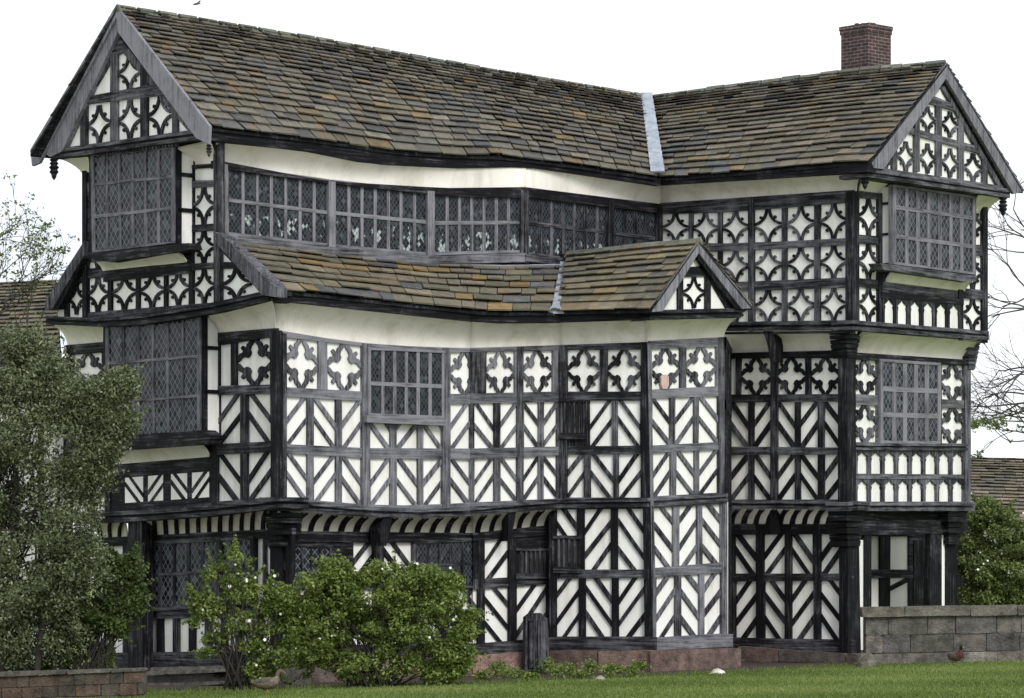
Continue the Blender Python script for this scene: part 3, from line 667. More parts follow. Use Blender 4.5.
cove(B0,[292,474],[(292,534),(380,537),(474,536)],B1,[289,470],[(289,511),(360,516.5),(420,518),(470,516)],ribs=12,ribw=.17,slant=.9,ooff=.1,n=20)
cove(B0b,[474,557],[(474,536),(557,528)],B1b,[470,556],[(470,516),(556,509)],ribs=6,ribw=.18,slant=.8,ooff=.1)
beam(B0,289,474,[(289,533),(380,536),(474,535)],[(289,541),(380,543),(474,541)],.08,.06,mould=False,name='rail')
beam(B0b,473,560,[(473,535),(560,528)],[(473,541),(560,534)],.08,.06,mould=False,name='rail')
beam(B0,289,474,[(289,645),(474,644)],[(289,660),(474,656)],.12,.25,mould=False,name='sill_plate')
beam(B0b,473,560,[(473,644),(560,637)],[(473,656),(560,650)],.12,.25,mould=False,name='sill_plate')
post([(A0,[(268,512),(283,512),(281,545),(280,665),(270,665),(270,545)],.08,.2),(B0,[(281,512),(291,512),(291,545),(291,665),(281,665)],.08,.2)],tint=.02)
carved([(A0,[(264,512),(284,512),(281,547),(269,547)],.34,.4),(B0,[(281,512),(294,512),(290,547),(281,547)],.30,.35)],name='carved_corner_bracket')
post([(B1,[(384,516),(392,516),(390,535),(386,546),(381,546),(379,530)],.1,.3)],name='carved_bracket',tint=.02)
post([(B1b,[(508,508),(517,507),(513,530),(511,541),(508,541)],.1,.3)],name='carved_bracket',tint=.02)
# ------------------------------------------------------------------ canted corner block in the angle
facet(D1,560,647,[(560,345),(647,342)],[(560,499),(647,498)],[
  ([(560,350.5),(641,350)],[(560,391),(641,391)],[(568,599,'Q'),(608,640,'Q')]),
  ([(560,401),(641,401)],[(560,446),(641,445)],[(590,611,'/'),(618,639.5,'\\')]),
  ([(560,455),(641,454.5)],[(560,497),(641,497)],[(565,583,'/'),(591,612.5,'\\'),(619,640,'/')])],tint=.26,mains=[(556,567)],wallx=(558,647),ptint=.18)
grille(D1,((562,401),(582,434)),4)
post([(D1,[(640.5,342),(647.5,342),(652,640),(644.5,640)],.1,.13),(E1,[(647,342),(648,342),(655,640),(651.5,640)],.1,.13)],tint=.05)
post([(E1,[(647.8,343),(651,343),(656.5,640),(653,640)],.115,.14)],name='post',tint=.6)
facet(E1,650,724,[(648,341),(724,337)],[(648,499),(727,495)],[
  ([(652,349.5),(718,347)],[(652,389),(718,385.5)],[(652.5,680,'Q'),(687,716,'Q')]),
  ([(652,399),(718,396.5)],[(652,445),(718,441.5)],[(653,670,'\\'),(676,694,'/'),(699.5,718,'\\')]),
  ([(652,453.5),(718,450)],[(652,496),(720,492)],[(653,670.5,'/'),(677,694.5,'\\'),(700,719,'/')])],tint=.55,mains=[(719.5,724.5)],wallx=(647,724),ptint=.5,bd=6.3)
beam(D1,558,648,[(558,499),(648,498)],[(558,508),(648,507)],.12,.22,.25); beam(E1,647.5,728,[(647,498),(728,493)],[(647,507),(728,502)],.12,.4,.25)
facet(D1,560,653,[(560,507),(653,506)],[(560,652),(653,652)],[
  ([(556,510),(650,509)],[(556,569),(650,569)],[(557,576,'\\',3),(585,610,'/',3),(618,643,'\\',3)]),
  ([(556,579),(650,578)],[(556,636),(650,636)],[(556,578,'/',3),(586,611,'\\',3),(619,645,'/',3)])],tint=.12,mains=[(549,556)],wallx=(552,651),bd=8)
grille(D1,((556,538),(577,568)),4)
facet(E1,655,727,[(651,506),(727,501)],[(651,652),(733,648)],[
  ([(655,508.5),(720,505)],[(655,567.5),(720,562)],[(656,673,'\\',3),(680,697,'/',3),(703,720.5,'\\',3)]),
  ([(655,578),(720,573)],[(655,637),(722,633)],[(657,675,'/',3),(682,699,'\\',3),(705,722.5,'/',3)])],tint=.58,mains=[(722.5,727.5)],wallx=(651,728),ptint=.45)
beam(D1,548,655,[(548,637),(655,637)],[(548,650),(655,650)],.13,.3,mould=False,name='sill_plate')
beam(E1,655,733,[(655,639),(733,634)],[(655,650),(733,647)],.13,.6,mould=False,name='sill_plate')
cove(D1,[559,647],[(559,345),(647,343)],D1,[554,645],[(554,323),(645,320)],ooff=.42)
cove(E1,[647.5,724],[(647,343),(724,339)],E1,[645.5,737],[(645,320),(737,318)],ooff=.42)
EB=E1.off(.62)
beam(D1,553,648,[(553,311),(648,309)],[(553,322.5),(648,319.5)],.48,.02,.3,mould=False,name='eaves_board')
g=MB(); prism(g,E1,[(696,250),(735,309),(655,311)],.46,.1); dg=hb(g,'gable_wall',M['plaster'])
fr=MB()
for poly in ([(678,277),(683.5,268),(683.5,311),(678,311)],[(705.5,268),(711,277),(711,311),(705.5,311)],[(683,267),(709,266),(713,276),(679,277)],[(696,246),(700,252),(661,311),(654,311)],[(696,246),(738,309),(727,309),(693,252)]):
    prism(fr,E1,poly,.50+jit(.004),.05,.12)
cell(fr,E1,[(683,277),(706,277),(706,308),(683,308)],'L',.49,.05,.1); hb(fr,'timber_frame',M['timber'],dg)
beam(E1,650,741,[(650,310),(741,308)],[(650,320),(741,317.5)],.55,.12,.5,name='tie_beam')
mb=MB(); prism(mb,EB,[(698,241),(700,251),(663,311),(652,312),(653,307)],0,.06,.85); hb(mb,'bargeboard',M['timber'])
mb=MB(); prism(mb,EB,[(698,241),(752,304),(752,308),(742,309),(699,253)],0,.06,.75); prism(mb,EB,[(699,251),(742,309),(736,309),(698,259)],-.04,.06,.05); hb(mb,'bargeboard',M['timber'])
# its roof
RR=Pl(699,EB.Y(699),-46)
rd=[RR.P(699,240.5),RR.P(640,246),RR.P(567,254)]
ev=[EB.P(651,309),D1.P(600,310.5,.55),D1.P(557,311,.55)]
rf_=curve(rd); ef_=curve(ev)
PALD=[((.12,.107,.078),4),((.155,.135,.092),4),((.09,.085,.062),3),((.075,.075,.07),1),((.18,.145,.085),.8)]
mb=MB(); slates(mb,ef_,rf_,10,.38,.28,pal=PALD,grow=.7,seed=12,over=.02); dr=hb(mb,'gabled_roof',M['slate']); deck(ef_,rf_,dr)
e2=[EB.P(752,306)]; dirb=(rd[-1]-rd[0]); dirb.z=0; e2.append(e2[0]+dirb*1.15); rd2=curve([rd[0],rd[0]+(rd[-1]-rd[0])*1.15]); ef2=curve(e2)
mb=MB(); slates(mb,ef2,rd2,10,.38,.28,pal=PALD,grow=.7,seed=13); hb(mb,'rear_slates',M['slate'],dr); deck(ef2,rd2,dr)
ridge_tiles(rf_,(rd[-1]-rd[0]).length,dr,hgt=.05,wid=.10)
fl=MB()
a=TL_(1)+Vector((0,0,.07)); b=BL_(1)+Vector((0,0,.09)); s=Vector((.10,0,0)); fl.prism3([a-s,a+s*.9,b+s*.5,b-s*.7],Vector((0,0,-.05)))
fl.prism3([b+Vector((-.17,-.02,-.12)),b+Vector((.15,-.02,-.12)),b+Vector((.05,-.02,.06)),b+Vector((-.05,-.02,.06))],Vector((0,.12,0)))
hb(fl,'valley_lead',M['lead'],dr)
# hidden return wall between the block and the right wing
p1=E1.P(724,337); p2=E1.P(724,650); d_=Vector((.35,3.6,0)); w=MB(); w.prism3([p1,p1+d_,p2+d_,p2],Vector((-.15,0,0))); rw=hb(w,'wall',M['plaster'])
fr=MB()
for i in range(8):
    a=p1+d_*(i/7.5); b=p2+d_*(i/7.5); e=d_*.03; fr.prism3([a,a+e,b+e,b],Vector((.04,0,0)),.1)
for t in (0,.2,.5,.97):
    a=p1.lerp(p2,t); b=p1.lerp(p2,t+.03); fr.prism3([a,a+d_,b+d_,b],Vector((.045,0,0)),.1)
hb(fr,'timber_frame',M['timber'],rw)
# ------------------------------------------------------------------ right wing, side wall
facet(C2,660,852,[(660,203),(852,190)],[(660,330),(852,328)],[
  ([(662,214.5),(717,213),(780,208.5),(847,203)],[(662,241),(717,243),(780,241),(847,237.5)],[(662,688,'L'),(693,717,'L'),(722.5,747.5,'L'),(754,781,'L'),(787,813.5,'L'),(820.5,846,'L')]),
  ([(662,254),(747,250.5),(847,245.5)],[(662,284),(747,281),(847,277)],[(662,688,'L'),(693,717,'L'),(722.5,747.5,'L'),(754,781,'L'),(787,813.5,'L'),(820.5,846,'L')]),
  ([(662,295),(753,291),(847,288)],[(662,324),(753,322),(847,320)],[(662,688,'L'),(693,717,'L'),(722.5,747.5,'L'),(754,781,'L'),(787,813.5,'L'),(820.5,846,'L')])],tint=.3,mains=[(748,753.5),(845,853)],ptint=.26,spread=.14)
EC=C2.off(.5)
cove(C2,[661,856],[(661,205),(856,192)],EC,[660,862],[(660,184.5),(862,170.5)],n=14)
beam(EC,655,868,[(655,178.5),(868,163)],[(655,185.5),(868,172)],.03,.02,.3,mould=False,name='eaves_board')
post([(C2,[(846,192),(852.5,191),(852.5,328),(846,328)],.09,.12),(G2,[(852,191),(858.5,191),(858.5,328),(852,328)],.09,.12)],tint=.1)
beam(C2,722,853,[(722,322),(853,320)],[(722,331),(853,330)],.14,.22,.5)
facet(C1,724,850,[(724,353),(850,350)],[(724,501),(850,500)],[
  ([(724,358.5),(840,358.5)],[(724,394),(840,393.5)],[(724,735,'W'),(741,770,'Q'),(776.5,804.5,'Q'),(811,839,'Q')]),
  ([(724,403),(840,402)],[(724,446),(840,447)],[(730,747.5,'\\'),(754,770,'/'),(777.5,794,'\\'),(800.5,817,'/'),(824.5,841,'\\')]),
  ([(724,455.5),(840,455)],[(724,499),(840,499)],[(730,747.5,'/'),(754,770,'\\'),(777.5,794,'/'),(800.5,817,'\\'),(824.5,841,'/')])],tint=.12,mains=[(770,776.5)],spread=.16,ptint=.05,bd=8)
cove(C1,[724,838],[(724,354),(838,351)],C2,[716,842],[(716,331),(842,330)],ooff=.1)
beam(C1,724,842,[(724,353),(842,350.5)],[(724,358.5),(842,358)],.08,.04,mould=False,name='rail')
post([(C2,[(763,331),(772,331),(775,345),(775,362),(770,362),(768,347)],.08,.3)],name='curved_bracket',tint=.03)
beam(C1,724,858,[(724,500),(858,501)],[(724,508),(858,510)],.13,.3,.45)
facet(C0,722,852,[(722,524),(852,524)],[(722,650),(852,654)],[
  ([(722,535),(846,534)],[(722,573),(846,573)],[(735,755,'\\'),(763,784,'/'),(790,812,'\\'),(820,842,'/')]),
  ([(722,582),(846,581)],[(722,637),(846,639)],[(736,756,'/',3),(765,784,'\\',3),(791,814,'/',3),(821,843,'\\',3)])],tint=.08,mains=[(756,763),(784.5,790.5),(813.5,820)],spread=.06,ptint=.03,bd=8)
cove(C0,[729,850],[(729,530),(850,530)],C1,[726,847],[(726,508.5),(847,509)],ribs=10,ribw=.2,slant=.8,ooff=.08)
beam(C0,724,850,[(724,529),(850,529)],[(724,535),(850,534)],.07,.03,mould=False,name='rail')
beam(C0,722,852,[(722,637),(852,641)],[(722,648),(852,655)],.12,.25,mould=False,name='sill_plate')
post([(C1,[(770,508),(777,508),(777,534),(770,534)],.02,.3)],name='curved_bracket',tint=.02)
# right wing roof
RC=Pl(651,REM(1).y,-35)
ridge2=[RC.P(652,98),RC.P(750,85),RC.P(850,72.5)]; ap=G2.P(947,63,.66); ridge2.append(ap)
ev2=[EC.P(658,178,.06),EC.P(740,172.5,.06),EC.P(830,164,.06)]+[G2.P(870,162,.66)]
r2=curve(ridge2); e2=curve(ev2)
mb=MB(); slates(mb,e2,r2,21,.38,.20,seed=21,over=.01,pal=[((.075,.08,.085),2),((.11,.10,.082),4),((.145,.125,.098),3.5),((.17,.125,.07),.6),((.095,.09,.065),3)]); rc=hb(mb,'roof',M['slate']); deck(e2,r2,rc)
bk=[]
for i in range(8):
    p=r2(i/7); q=e2(i/7); b=p+(p-q); bk.append(Vector((b.x,b.y,q.z)))
bk[-1]=G2.P(1023,190,.66); bkc=curve(bk)
mb=MB(); slates(mb,bkc,r2,16,.4,.3,seed=22); hb(mb,'rear_slates',M['slate'],rc); deck(bkc,r2,rc)
ridge_tiles(r2,(ridge2[-1]-ridge2[0]).length,rc,seed=8,hgt=.07)
fl=MB(); n=12
for i in range(n):
    a=REM(1).lerp(EVM(1),i/n+.01); b=REM(1).lerp(EVM(1),(i+1)/n+.01); up=Vector((0,-.08,.115)); l=Vector((-.20+.10*i/n,0,0)); r=Vector((.02+.15*i/n,-.0,0))
    fl.prism3([a+l+up,a+r+up,b+r+up,b+l+up],Vector((0,.03,-.03)))
hb(fl,'valley_lead',M['lead'],rc)
# right gable
GG=G2.off(.5); GB=G2.off(.66)
facet(G2,852,988,[(852,190),(988,205)],[(852,325),(988,338)],[
  ([(859,198.5),(988,206)],[(859,234),(988,245)],[(860,879,'L'),(964,983,'L')]),
  ([(859,243.5),(988,257)],[(859,277.5),(988,290)],[(860,879,'L'),(964,983,'L')]),
  ([(859,287),(988,301)],[(859,320),(988,331)],[(860,879,'L'),(964,983,'L')])],tint=.16,mains=[(879.5,883),(959,963.5),(983.5,988)])
mb=MB(); prism(mb,G2,[(882,297),(962,304.5),(962,330),(882,323)],.06,.04); bp=hb(mb,'plaster_panel',M['plaster'])
br=MB(); f0=lambda x:296.5+(x-882)*.09; f1=lambda x:323.5+(x-882)*.075
for i in range(6):
    a=883+i*13; b=a+13; cell(br,G2,[(a,f0(a)),(b,f0(b)),(b,f1(b)),(a,f1(a))],'P',.09,.05,.15)
hb(br,'arcaded_balusters',M['timber'],bp)
bay(G2,.3,[(896,187),(973,198),(973,272),(896,262)],7,[.27,.655],[(893,184),(976,196),(976,276),(893,265)],[(.22,.25),(.6,.63)],-1,None,
    [(880,263),(977,276),(976,281),(968,282),(884,270)],tint=.15,stint=.4,mpx=3.2,mt=.72)
cove(G2,[884,963],[(884,292),(963,300)],G2,[893,972],[(893,271),(972,282)],ooff=.28)
beam(G2,882,964,[(882,292),(964,299.5)],[(882,297.5),(964,305)],.1,.05,mould=False,name='rail')
beam(G2,852,989,[(852,320),(989,331)],[(852,330),(989,340)],.14,.3,.45)
g=MB(); prism(g,GG,[(945.5,82),(1004,187),(1004,192),(882,174),(882,167)],0,.12); gg=hb(g,'gable_wall',M['plaster'])
fr=MB()
for poly in ([(905,132),(910,127),(981,147),(985,155)],[(928,103),(934,96),(954,104),(960,112)],[(915,122),(920,114),(920,172),(915,172)],[(936.5,100),(942,101),(942,176),(936.5,176)],[(959,108),(964,115),(964,180),(959,180)],[(893,146),(897.5,142),(897.5,170),(893,170)],[(983,150),(988,157),(988,184),(983,184)],[(882,168),(1004,186),(1004,190),(882,174)],[(945.5,82),(1004,188),(999,188),(943,89)]):
    prism(fr,GG,poly,.055+jit(.006),.08,.48,.2)
for x0,x1,y0,y1 in ((897.5,916,140,170),(881,893,146,168),(920,937,142,172),(942,960,147,176),(964,984,152,181),(920,937,105,131),(942,960,110,136)):
    cell(fr,GG,[(x0,y0),(x1,y0+2.6),(x1,y1+2.6),(x0,y1)],'L',.045,.06,.38)
hb(fr,'timber_frame',M['timber'],gg)
beam(GG,868,1010,[(868,168),(1010,189)],[(868,177),(1010,198)],.10,.4,.62,name='tie_beam')
mb=MB()
for i in range(28):
    x=893+i*3.2; y=179+(x-893)*.145; prism(mb,GG,[(x,y-2),(x+2.2,y-2),(x+1.6,y+2),(x+.6,y+2)],.02,.06,.4)
hb(mb,'carved_fringe',M['timber'],gg)
mb=MB(); prism(mb,GB,[(947,63),(947,77),(884,169),(874,168),(872,163)],0,.06,.8); hb(mb,'bargeboard',M['timber'])
mb=MB(); prism(mb,GB,[(947,63),(1025,191),(1014,194),(946,78)],0,.06,.75); hb(mb,'bargeboard',M['timber'])
mb=MB(); prism(mb,GB,[(946,77),(1015,193),(1009,193),(945,83)],-.06,.1,.02); hb(mb,'bargeboard',M['timber'])  # dark strip standing in for the shadow inside the right bargeboard
cove(G2,[859,884],[(859,195),(884,198)],G2,[866,893],[(866,174),(893,178)],ooff=.45)
cove(G2,[974,988],[(974,213),(988,214)],G2,[978,1004],[(978,195),(1004,198)],ooff=.45)
pendant(GB.P(865,170,-.2),.36,.08); pendant(GB.P(1003,197,-.1),.38,.085)
# first floor gable end
facet(G1,848,971,[(848,352),(971,360)],[(848,502),(971,503)],[
  ([(855,360),(965,366)],[(855,393.5),(965,400)],[(855,877,'Q'),(942,965,'Q')]),
  ([(855,405),(965,409)],[(855,441.5),(965,443)],[(855,877,'Q'),(942,965,'Q')]),
  ([(855,450.5),(965,452)],[(855,473),(965,474)],[(856.5+i*13.6,856.5+i*13.6+13,'P') for i in range(8)]),
  ([(855,479.5),(965,479.5)],[(855,501),(965,501)],[(856.5+i*13.6,856.5+i*13.6+13,'P') for i in range(8)])],tint=.5,mains=[(965,971)],ptint=.42,spread=.1,poff=.06)
mb=MB(); prism(mb,G1,[(878,358),(942,361),(942,444),(878,443)],.06,.09,.3); wb=hb(mb,'window_surround',M['timber'])
window(G1,[(883.5,362),(938,365.5),(938,441),(883.5,440.5)],5,[.34,.67],off=.08,fpx=3,mpx=4,tint=.85,parent=wb,mat='glassw')
cove(G1,[856,971],[(856,353),(971,361)],G2,[862,978],[(862,332),(978,341)],ooff=.08)
beam(G1,850,972,[(850,352),(972,360)],[(850,359),(972,366)],.085,.1,mould=False,name='rail')
beam(G1,848,975,[(848,502),(975,502)],[(848,511),(975,511)],.2,.42,.5)
beam(G1,855,968,[(855,443),(968,444)],[(855,450),(968,450)],.12,.35,name='rail')
post([(C1,[(839,352),(848,352),(848,502),(840,502)],.12,.2),(G1,[(847,352),(856,352),(856,502),(847,502)],.12,.2)],tint=.0)
carved([(C1,[(838,330),(847,330),(848,358),(841,358)],.26,.35),(G1,[(845,330),(862,330),(856,358),(848,358)],.28,.35)])
carved([(G1,[(968,341),(981,341),(975,370),(969,370)],.2,.25)],tint=.35)
# ground floor porch under the gable end
post([(C0,[(843,534),(849,534),(849,655),(844,655)],.12,.2),(G0,[(848,534),(859,534),(861,655),(848,655)],.1,.2)],name='porch_post',tint=.02)
carved([(C0,[(838,509),(849,509),(848,545),(842,545)],.28,.35),(G0,[(846,509),(866,509),(860,547),(848,547)],.28,.4)])
mb=MB(); prism(mb,G0,[(859,540),(866,540),(866,650),(861,650)],.02,.1); prism(mb,G0,[(941.5,535),(946,535),(946,640),(941.5,640)],.02,.1); hb(mb,'wall',M['plaster'])
post([(G0,[(864.5,530),(871.5,530),(871.5,650),(864.5,650)],.05,.15)],name='porch_post',tint=.05)
post([(G0,[(930,530),(941.8,530),(941.8,650),(930,650)],.05,.15),(G0,[(946,530),(957,530),(957,650),(946,650)],.05,.15)],name='porch_post',tint=.03)
carved([(G0,[(948,511),(968,511),(958,545),(949,545)],.28,.35)])
beam(G0,860,957,[(860,511),(957,511)],[(860,520),(957,520)],.0,.0,.15,mould=False,name='lintel')
beam(G0,862,957,[(862,520),(957,520)],[(862,535),(957,533)],.07,.12,.2,mould=False,name='lintel')
GI=G0.off(-1.3)
facet(GI,857,968,[(857,500),(968,505)],[(857,640),(968,640)],[
  ([(857,537),(968,537)],[(857,569),(968,569)],[(868,880,'W'),(891,909,'W')]),
  ([(857,579),(968,577)],[(857,640),(968,640)],[(868,880,'W'),(891,909,'W')])],tint=.05,mains=[])
mb=MB(); prism(mb,GI,[(889,588),(910,577),(910,581),(889,592)],.07,.08,.05); hb(mb,'brace',M['timber'])
mb=MB(); prism(mb,GI,[(914,540),(926,540),(926,640),(914,640)],.07,.05,.1); hb(mb,'door',M['timber'])
# chimney
ch=MB(); cxy=at(866,60,66.3); r_=.50
def sqring(z,r,tw=R(-2)): return [Vector((cxy.x+r*math.cos(tw+math.pi/2*i),cxy.y+r*math.sin(tw+math.pi/2*i),z)) for i in range(4)]
def stack(mb,z0,z1,r):
    a=mb.add(sqring(z0,r)+sqring(z1,r)); L=r*1.414
    for i in range(4):
        j=(i+1)%4; mb.face([a+i,a+j,a+4+j,a+4+i],.5,(.3,.3,.3),[(i*L,z0),(i*L+L,z0),(i*L+L,z1),(i*L,z1)])
    mb.face([a+4,a+5,a+6,a+7],.5,(.3,.3,.3),[(0,0),(L,0),(L,L),(0,L)]); mb.face([a+3,a+2,a+1,a],.5,(.3,.3,.3),[(0,0),(L,0),(L,L),(0,L)])
zt=at(866,27,66.3).z; stack(ch,zt-2.5,zt-.16,.485); stack(ch,zt-.16,zt-.08,.51); stack(ch,zt-.08,zt,.525)
cho=hb(ch,'chimney',M['brick'])
cp=MB(); rr=random.Random(4)
for i in range(40):
    a=rr.uniform(0,6.28); q=rr.uniform(.05,.34); p=Vector((cxy.x+q*math.cos(a)*.8,cxy.y+q*math.sin(a)*.8,zt-.02)); s=rr.uniform(.06,.14)
    cp.prism3([p+Vector((s*math.cos(t*1.05),s*math.sin(t*1.05),rr.uniform(.01,.06))) for t in range(6)],Vector((0,0,-.1)),.5,(.10,.11,.06))
hb(cp,'mossy_capping',M['slate'],cho)
# terracotta pot on the corner block's rail
mb=MB(); 
prism(mb,E1,[(661,377),(663,374.5),(667,374.5),(669,377),(669,385),(667,389),(663,389),(661.5,385)],.075,.05); hb(mb,'wall_pot',M['terracotta'])
# sandstone plinths of the house
def blocks(mb,pl,x0,x1,yt,yb,off,dep,rows,wpx,cols,j=.8,seed=1,stag=True):
    rr=random.Random(seed); yt=pf(yt); yb=pf(yb)
    for r in range(rows):
        x=x0-(rr.random()*wpx*.5 if r%2 else 0)
        while x<x1:
            w_=wpx*rr.uniform(.65,1.5); a=max(x,x0); b=min(x+w_,x1); x+=w_
            if b-a<2: continue
            Y=lambda xx,t: yt(xx)+(yb(xx)-yt(xx))*t
            t0=r/rows; t1=(r+1)/rows; g=.35; c=rr.choice(cols); k=rr.uniform(.8,1.2); o=off+rr.uniform(-.015,.015)
            g=.3; J=lambda k_:rr.uniform(-k_,k_); m_=(a+b)/2
            q=[(a+g+J(.5),Y(a,t0)+g+.9+J(.5)),(a+g+1.2,Y(a,t0)+g+J(.3)),(m_,Y(m_,t0)+g+J(.45)),(b-g-1.2,Y(b,t0)+g+J(.3)),(b-g+J(.5),Y(b,t0)+g+.9+J(.5)),(b-g+J(.5),Y(b,t1)-g-.8),(b-g-1.1,Y(b,t1)-g+J(.3)),(m_,Y(m_,t1)-g+J(.45)),(a+g+1.1,Y(a,t1)-g+J(.3)),(a+g+J(.5),Y(a,t1)-g-.8)]
            fr=[pl.P(xx,yy,o) for xx,yy in q]; mb.prism3(fr,-pl.n*dep,.5,(c[0]*k,c[1]*k,c[2]*k),pl.u)
RED=[(.13,.088,.074),(.15,.095,.078),(.105,.082,.072),(.17,.12,.10)]
mb=MB(); blocks(mb,D1,548,652,[(548,650),(652,650)],[(548,682),(652,682)],.22,.4,1,34,RED,seed=2); hb(mb,'stone_plinth',M['stone'])
mb=MB(); blocks(mb,E1,650,741,[(650,650),(741,648)],[(650,682),(741,680)],.24,.45,1,46,[(.16,.105,.09),(.135,.092,.08)],seed=3); hb(mb,'stone_plinth',M['stone'])
mb=MB(); blocks(mb,C0,738,858,[(738,646),(858,654)],[(738,675),(858,675)],.3,.5,2,48,[(.13,.085,.075),(.11,.08,.07),(.085,.072,.065)],seed=4); hb(mb,'stone_plinth',M['stone'])
mb=MB(); blocks(mb,B0,289,474,[(289,660),(474,656)],[(289,692),(474,690)],.22,.4,1,40,RED,seed=5); blocks(mb,B0b,473,549,[(473,655),(549,650)],[(473,690),(549,684)],.22,.4,1,36,[(.30,.19,.16),(.25,.16,.14)],seed=6); hb(mb,'stone_plinth',M['stone'])
GREY=[(.13,.125,.105),(.16,.15,.125),(.11,.11,.10),(.18,.165,.13),(.145,.13,.12)]
mb=MB(); blocks(mb,A0,96,292,[(96,668),(292,664)],[(96,700),(292,696)],.2,.4,1,40,GREY,seed=7); hb(mb,'stone_plinth',M['stone'])
mb=MB(); blocks(mb,A0,145,216,[(145,671),(216,669)],[(145,675),(216,673)],.62,.62,1,90,[(.16,.155,.13)],seed=8); blocks(mb,A0,147,214,[(147,675),(214,673)],[(147,686),(214,684)],.55,.5,1,90,[(.075,.07,.06)],seed=8)  # risers of both steps coloured darker as shade under the treads
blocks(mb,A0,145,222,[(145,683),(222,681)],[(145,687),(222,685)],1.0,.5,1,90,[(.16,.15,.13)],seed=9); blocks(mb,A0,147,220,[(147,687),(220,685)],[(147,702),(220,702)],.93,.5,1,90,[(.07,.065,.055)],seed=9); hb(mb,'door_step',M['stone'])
prt=MB(); prism(prt,G0,[(855,640),(968,640),(968,700),(855,700)],-.0,1.3,.5,col=(.14,.13,.115)); hb(prt,'porch_floor',M['stone'])
# ------------------------------------------------------------------ free-standing walls
def gz(x): return -.08+.024*min(max(x,-14),14)
SW=Pl(940,61.3,0)
mb=MB(); blocks(mb,SW,866,1100,[(866,617),(1100,614)],[(866,672),(1100,666)],0,.35,3,34,[(.12,.115,.10),(.15,.135,.12),(.10,.095,.09),(.15,.138,.12),(.13,.118,.105),(.22,.205,.185)],seed=31)
SW.P(980,640)
wl=empty('stone_wall',(SW.P(980,660).x,61.4,0),'low grey stone wall with flat coping in front of the porch','wall')
o=mb.build('masonry',M['stone'],wl); o.location=(-wl.location.x,-wl.location.y,0)
mb=MB(); prism(mb,SW,[(868,616),(1100,612),(1100,672),(868,674)],-.03,.28,.5,col=(.16,.15,.135)); o=mb.build('mortar_core',M['stone'],wl); o.location=(-wl.location.x,-wl.location.y,0)
mb=MB(); blocks(mb,SW,862,1100,[(862,607),(1100,603.5)],[(862,617.5),(1100,614.5)],.07,.5,1,60,[(.17,.15,.12),(.14,.13,.11)],seed=32); o=mb.build('coping',M['stone'],wl); o.location=(-wl.location.x,-wl.location.y,0)
BW=Pl(70,52.6,0)
mb=MB(); blocks(mb,BW,-80,145,[(-80,679),(0,677),(145,671)],[(-80,712),(145,706)],0,.35,3,17,[(.085,.062,.047),(.07,.058,.046),(.10,.068,.05),(.06,.052,.043)],seed=33)
lwall=empty('brick_wall',(BW.P(70,690).x,52.7,-.3),'low weathered brick retaining wall below the big grey green tree','wall')
o=mb.build('brickwork',M['stone'],lwall); o.location=(-lwall.location.x,-lwall.location.y,.3)
mb=MB(); blocks(mb,BW,-80,146,[(-80,674),(0,672),(146,668)],[(-80,679),(0,677),(146,671.5)],.04,.45,1,40,[(.11,.10,.085),(.09,.085,.07)],seed=34); o=mb.build('coping',M['stone'],lwall); o.location=(-lwall.location.x,-lwall.location.y,.3)
mb=MB(); prism(mb,BW,[(-80,680),(144,674),(144,712),(-80,712)],-.03,.28,.5,col=(.10,.09,.08)); o=mb.build('mortar_core',M['stone'],lwall); o.location=(-lwall.location.x,-lwall.location.y,.3)
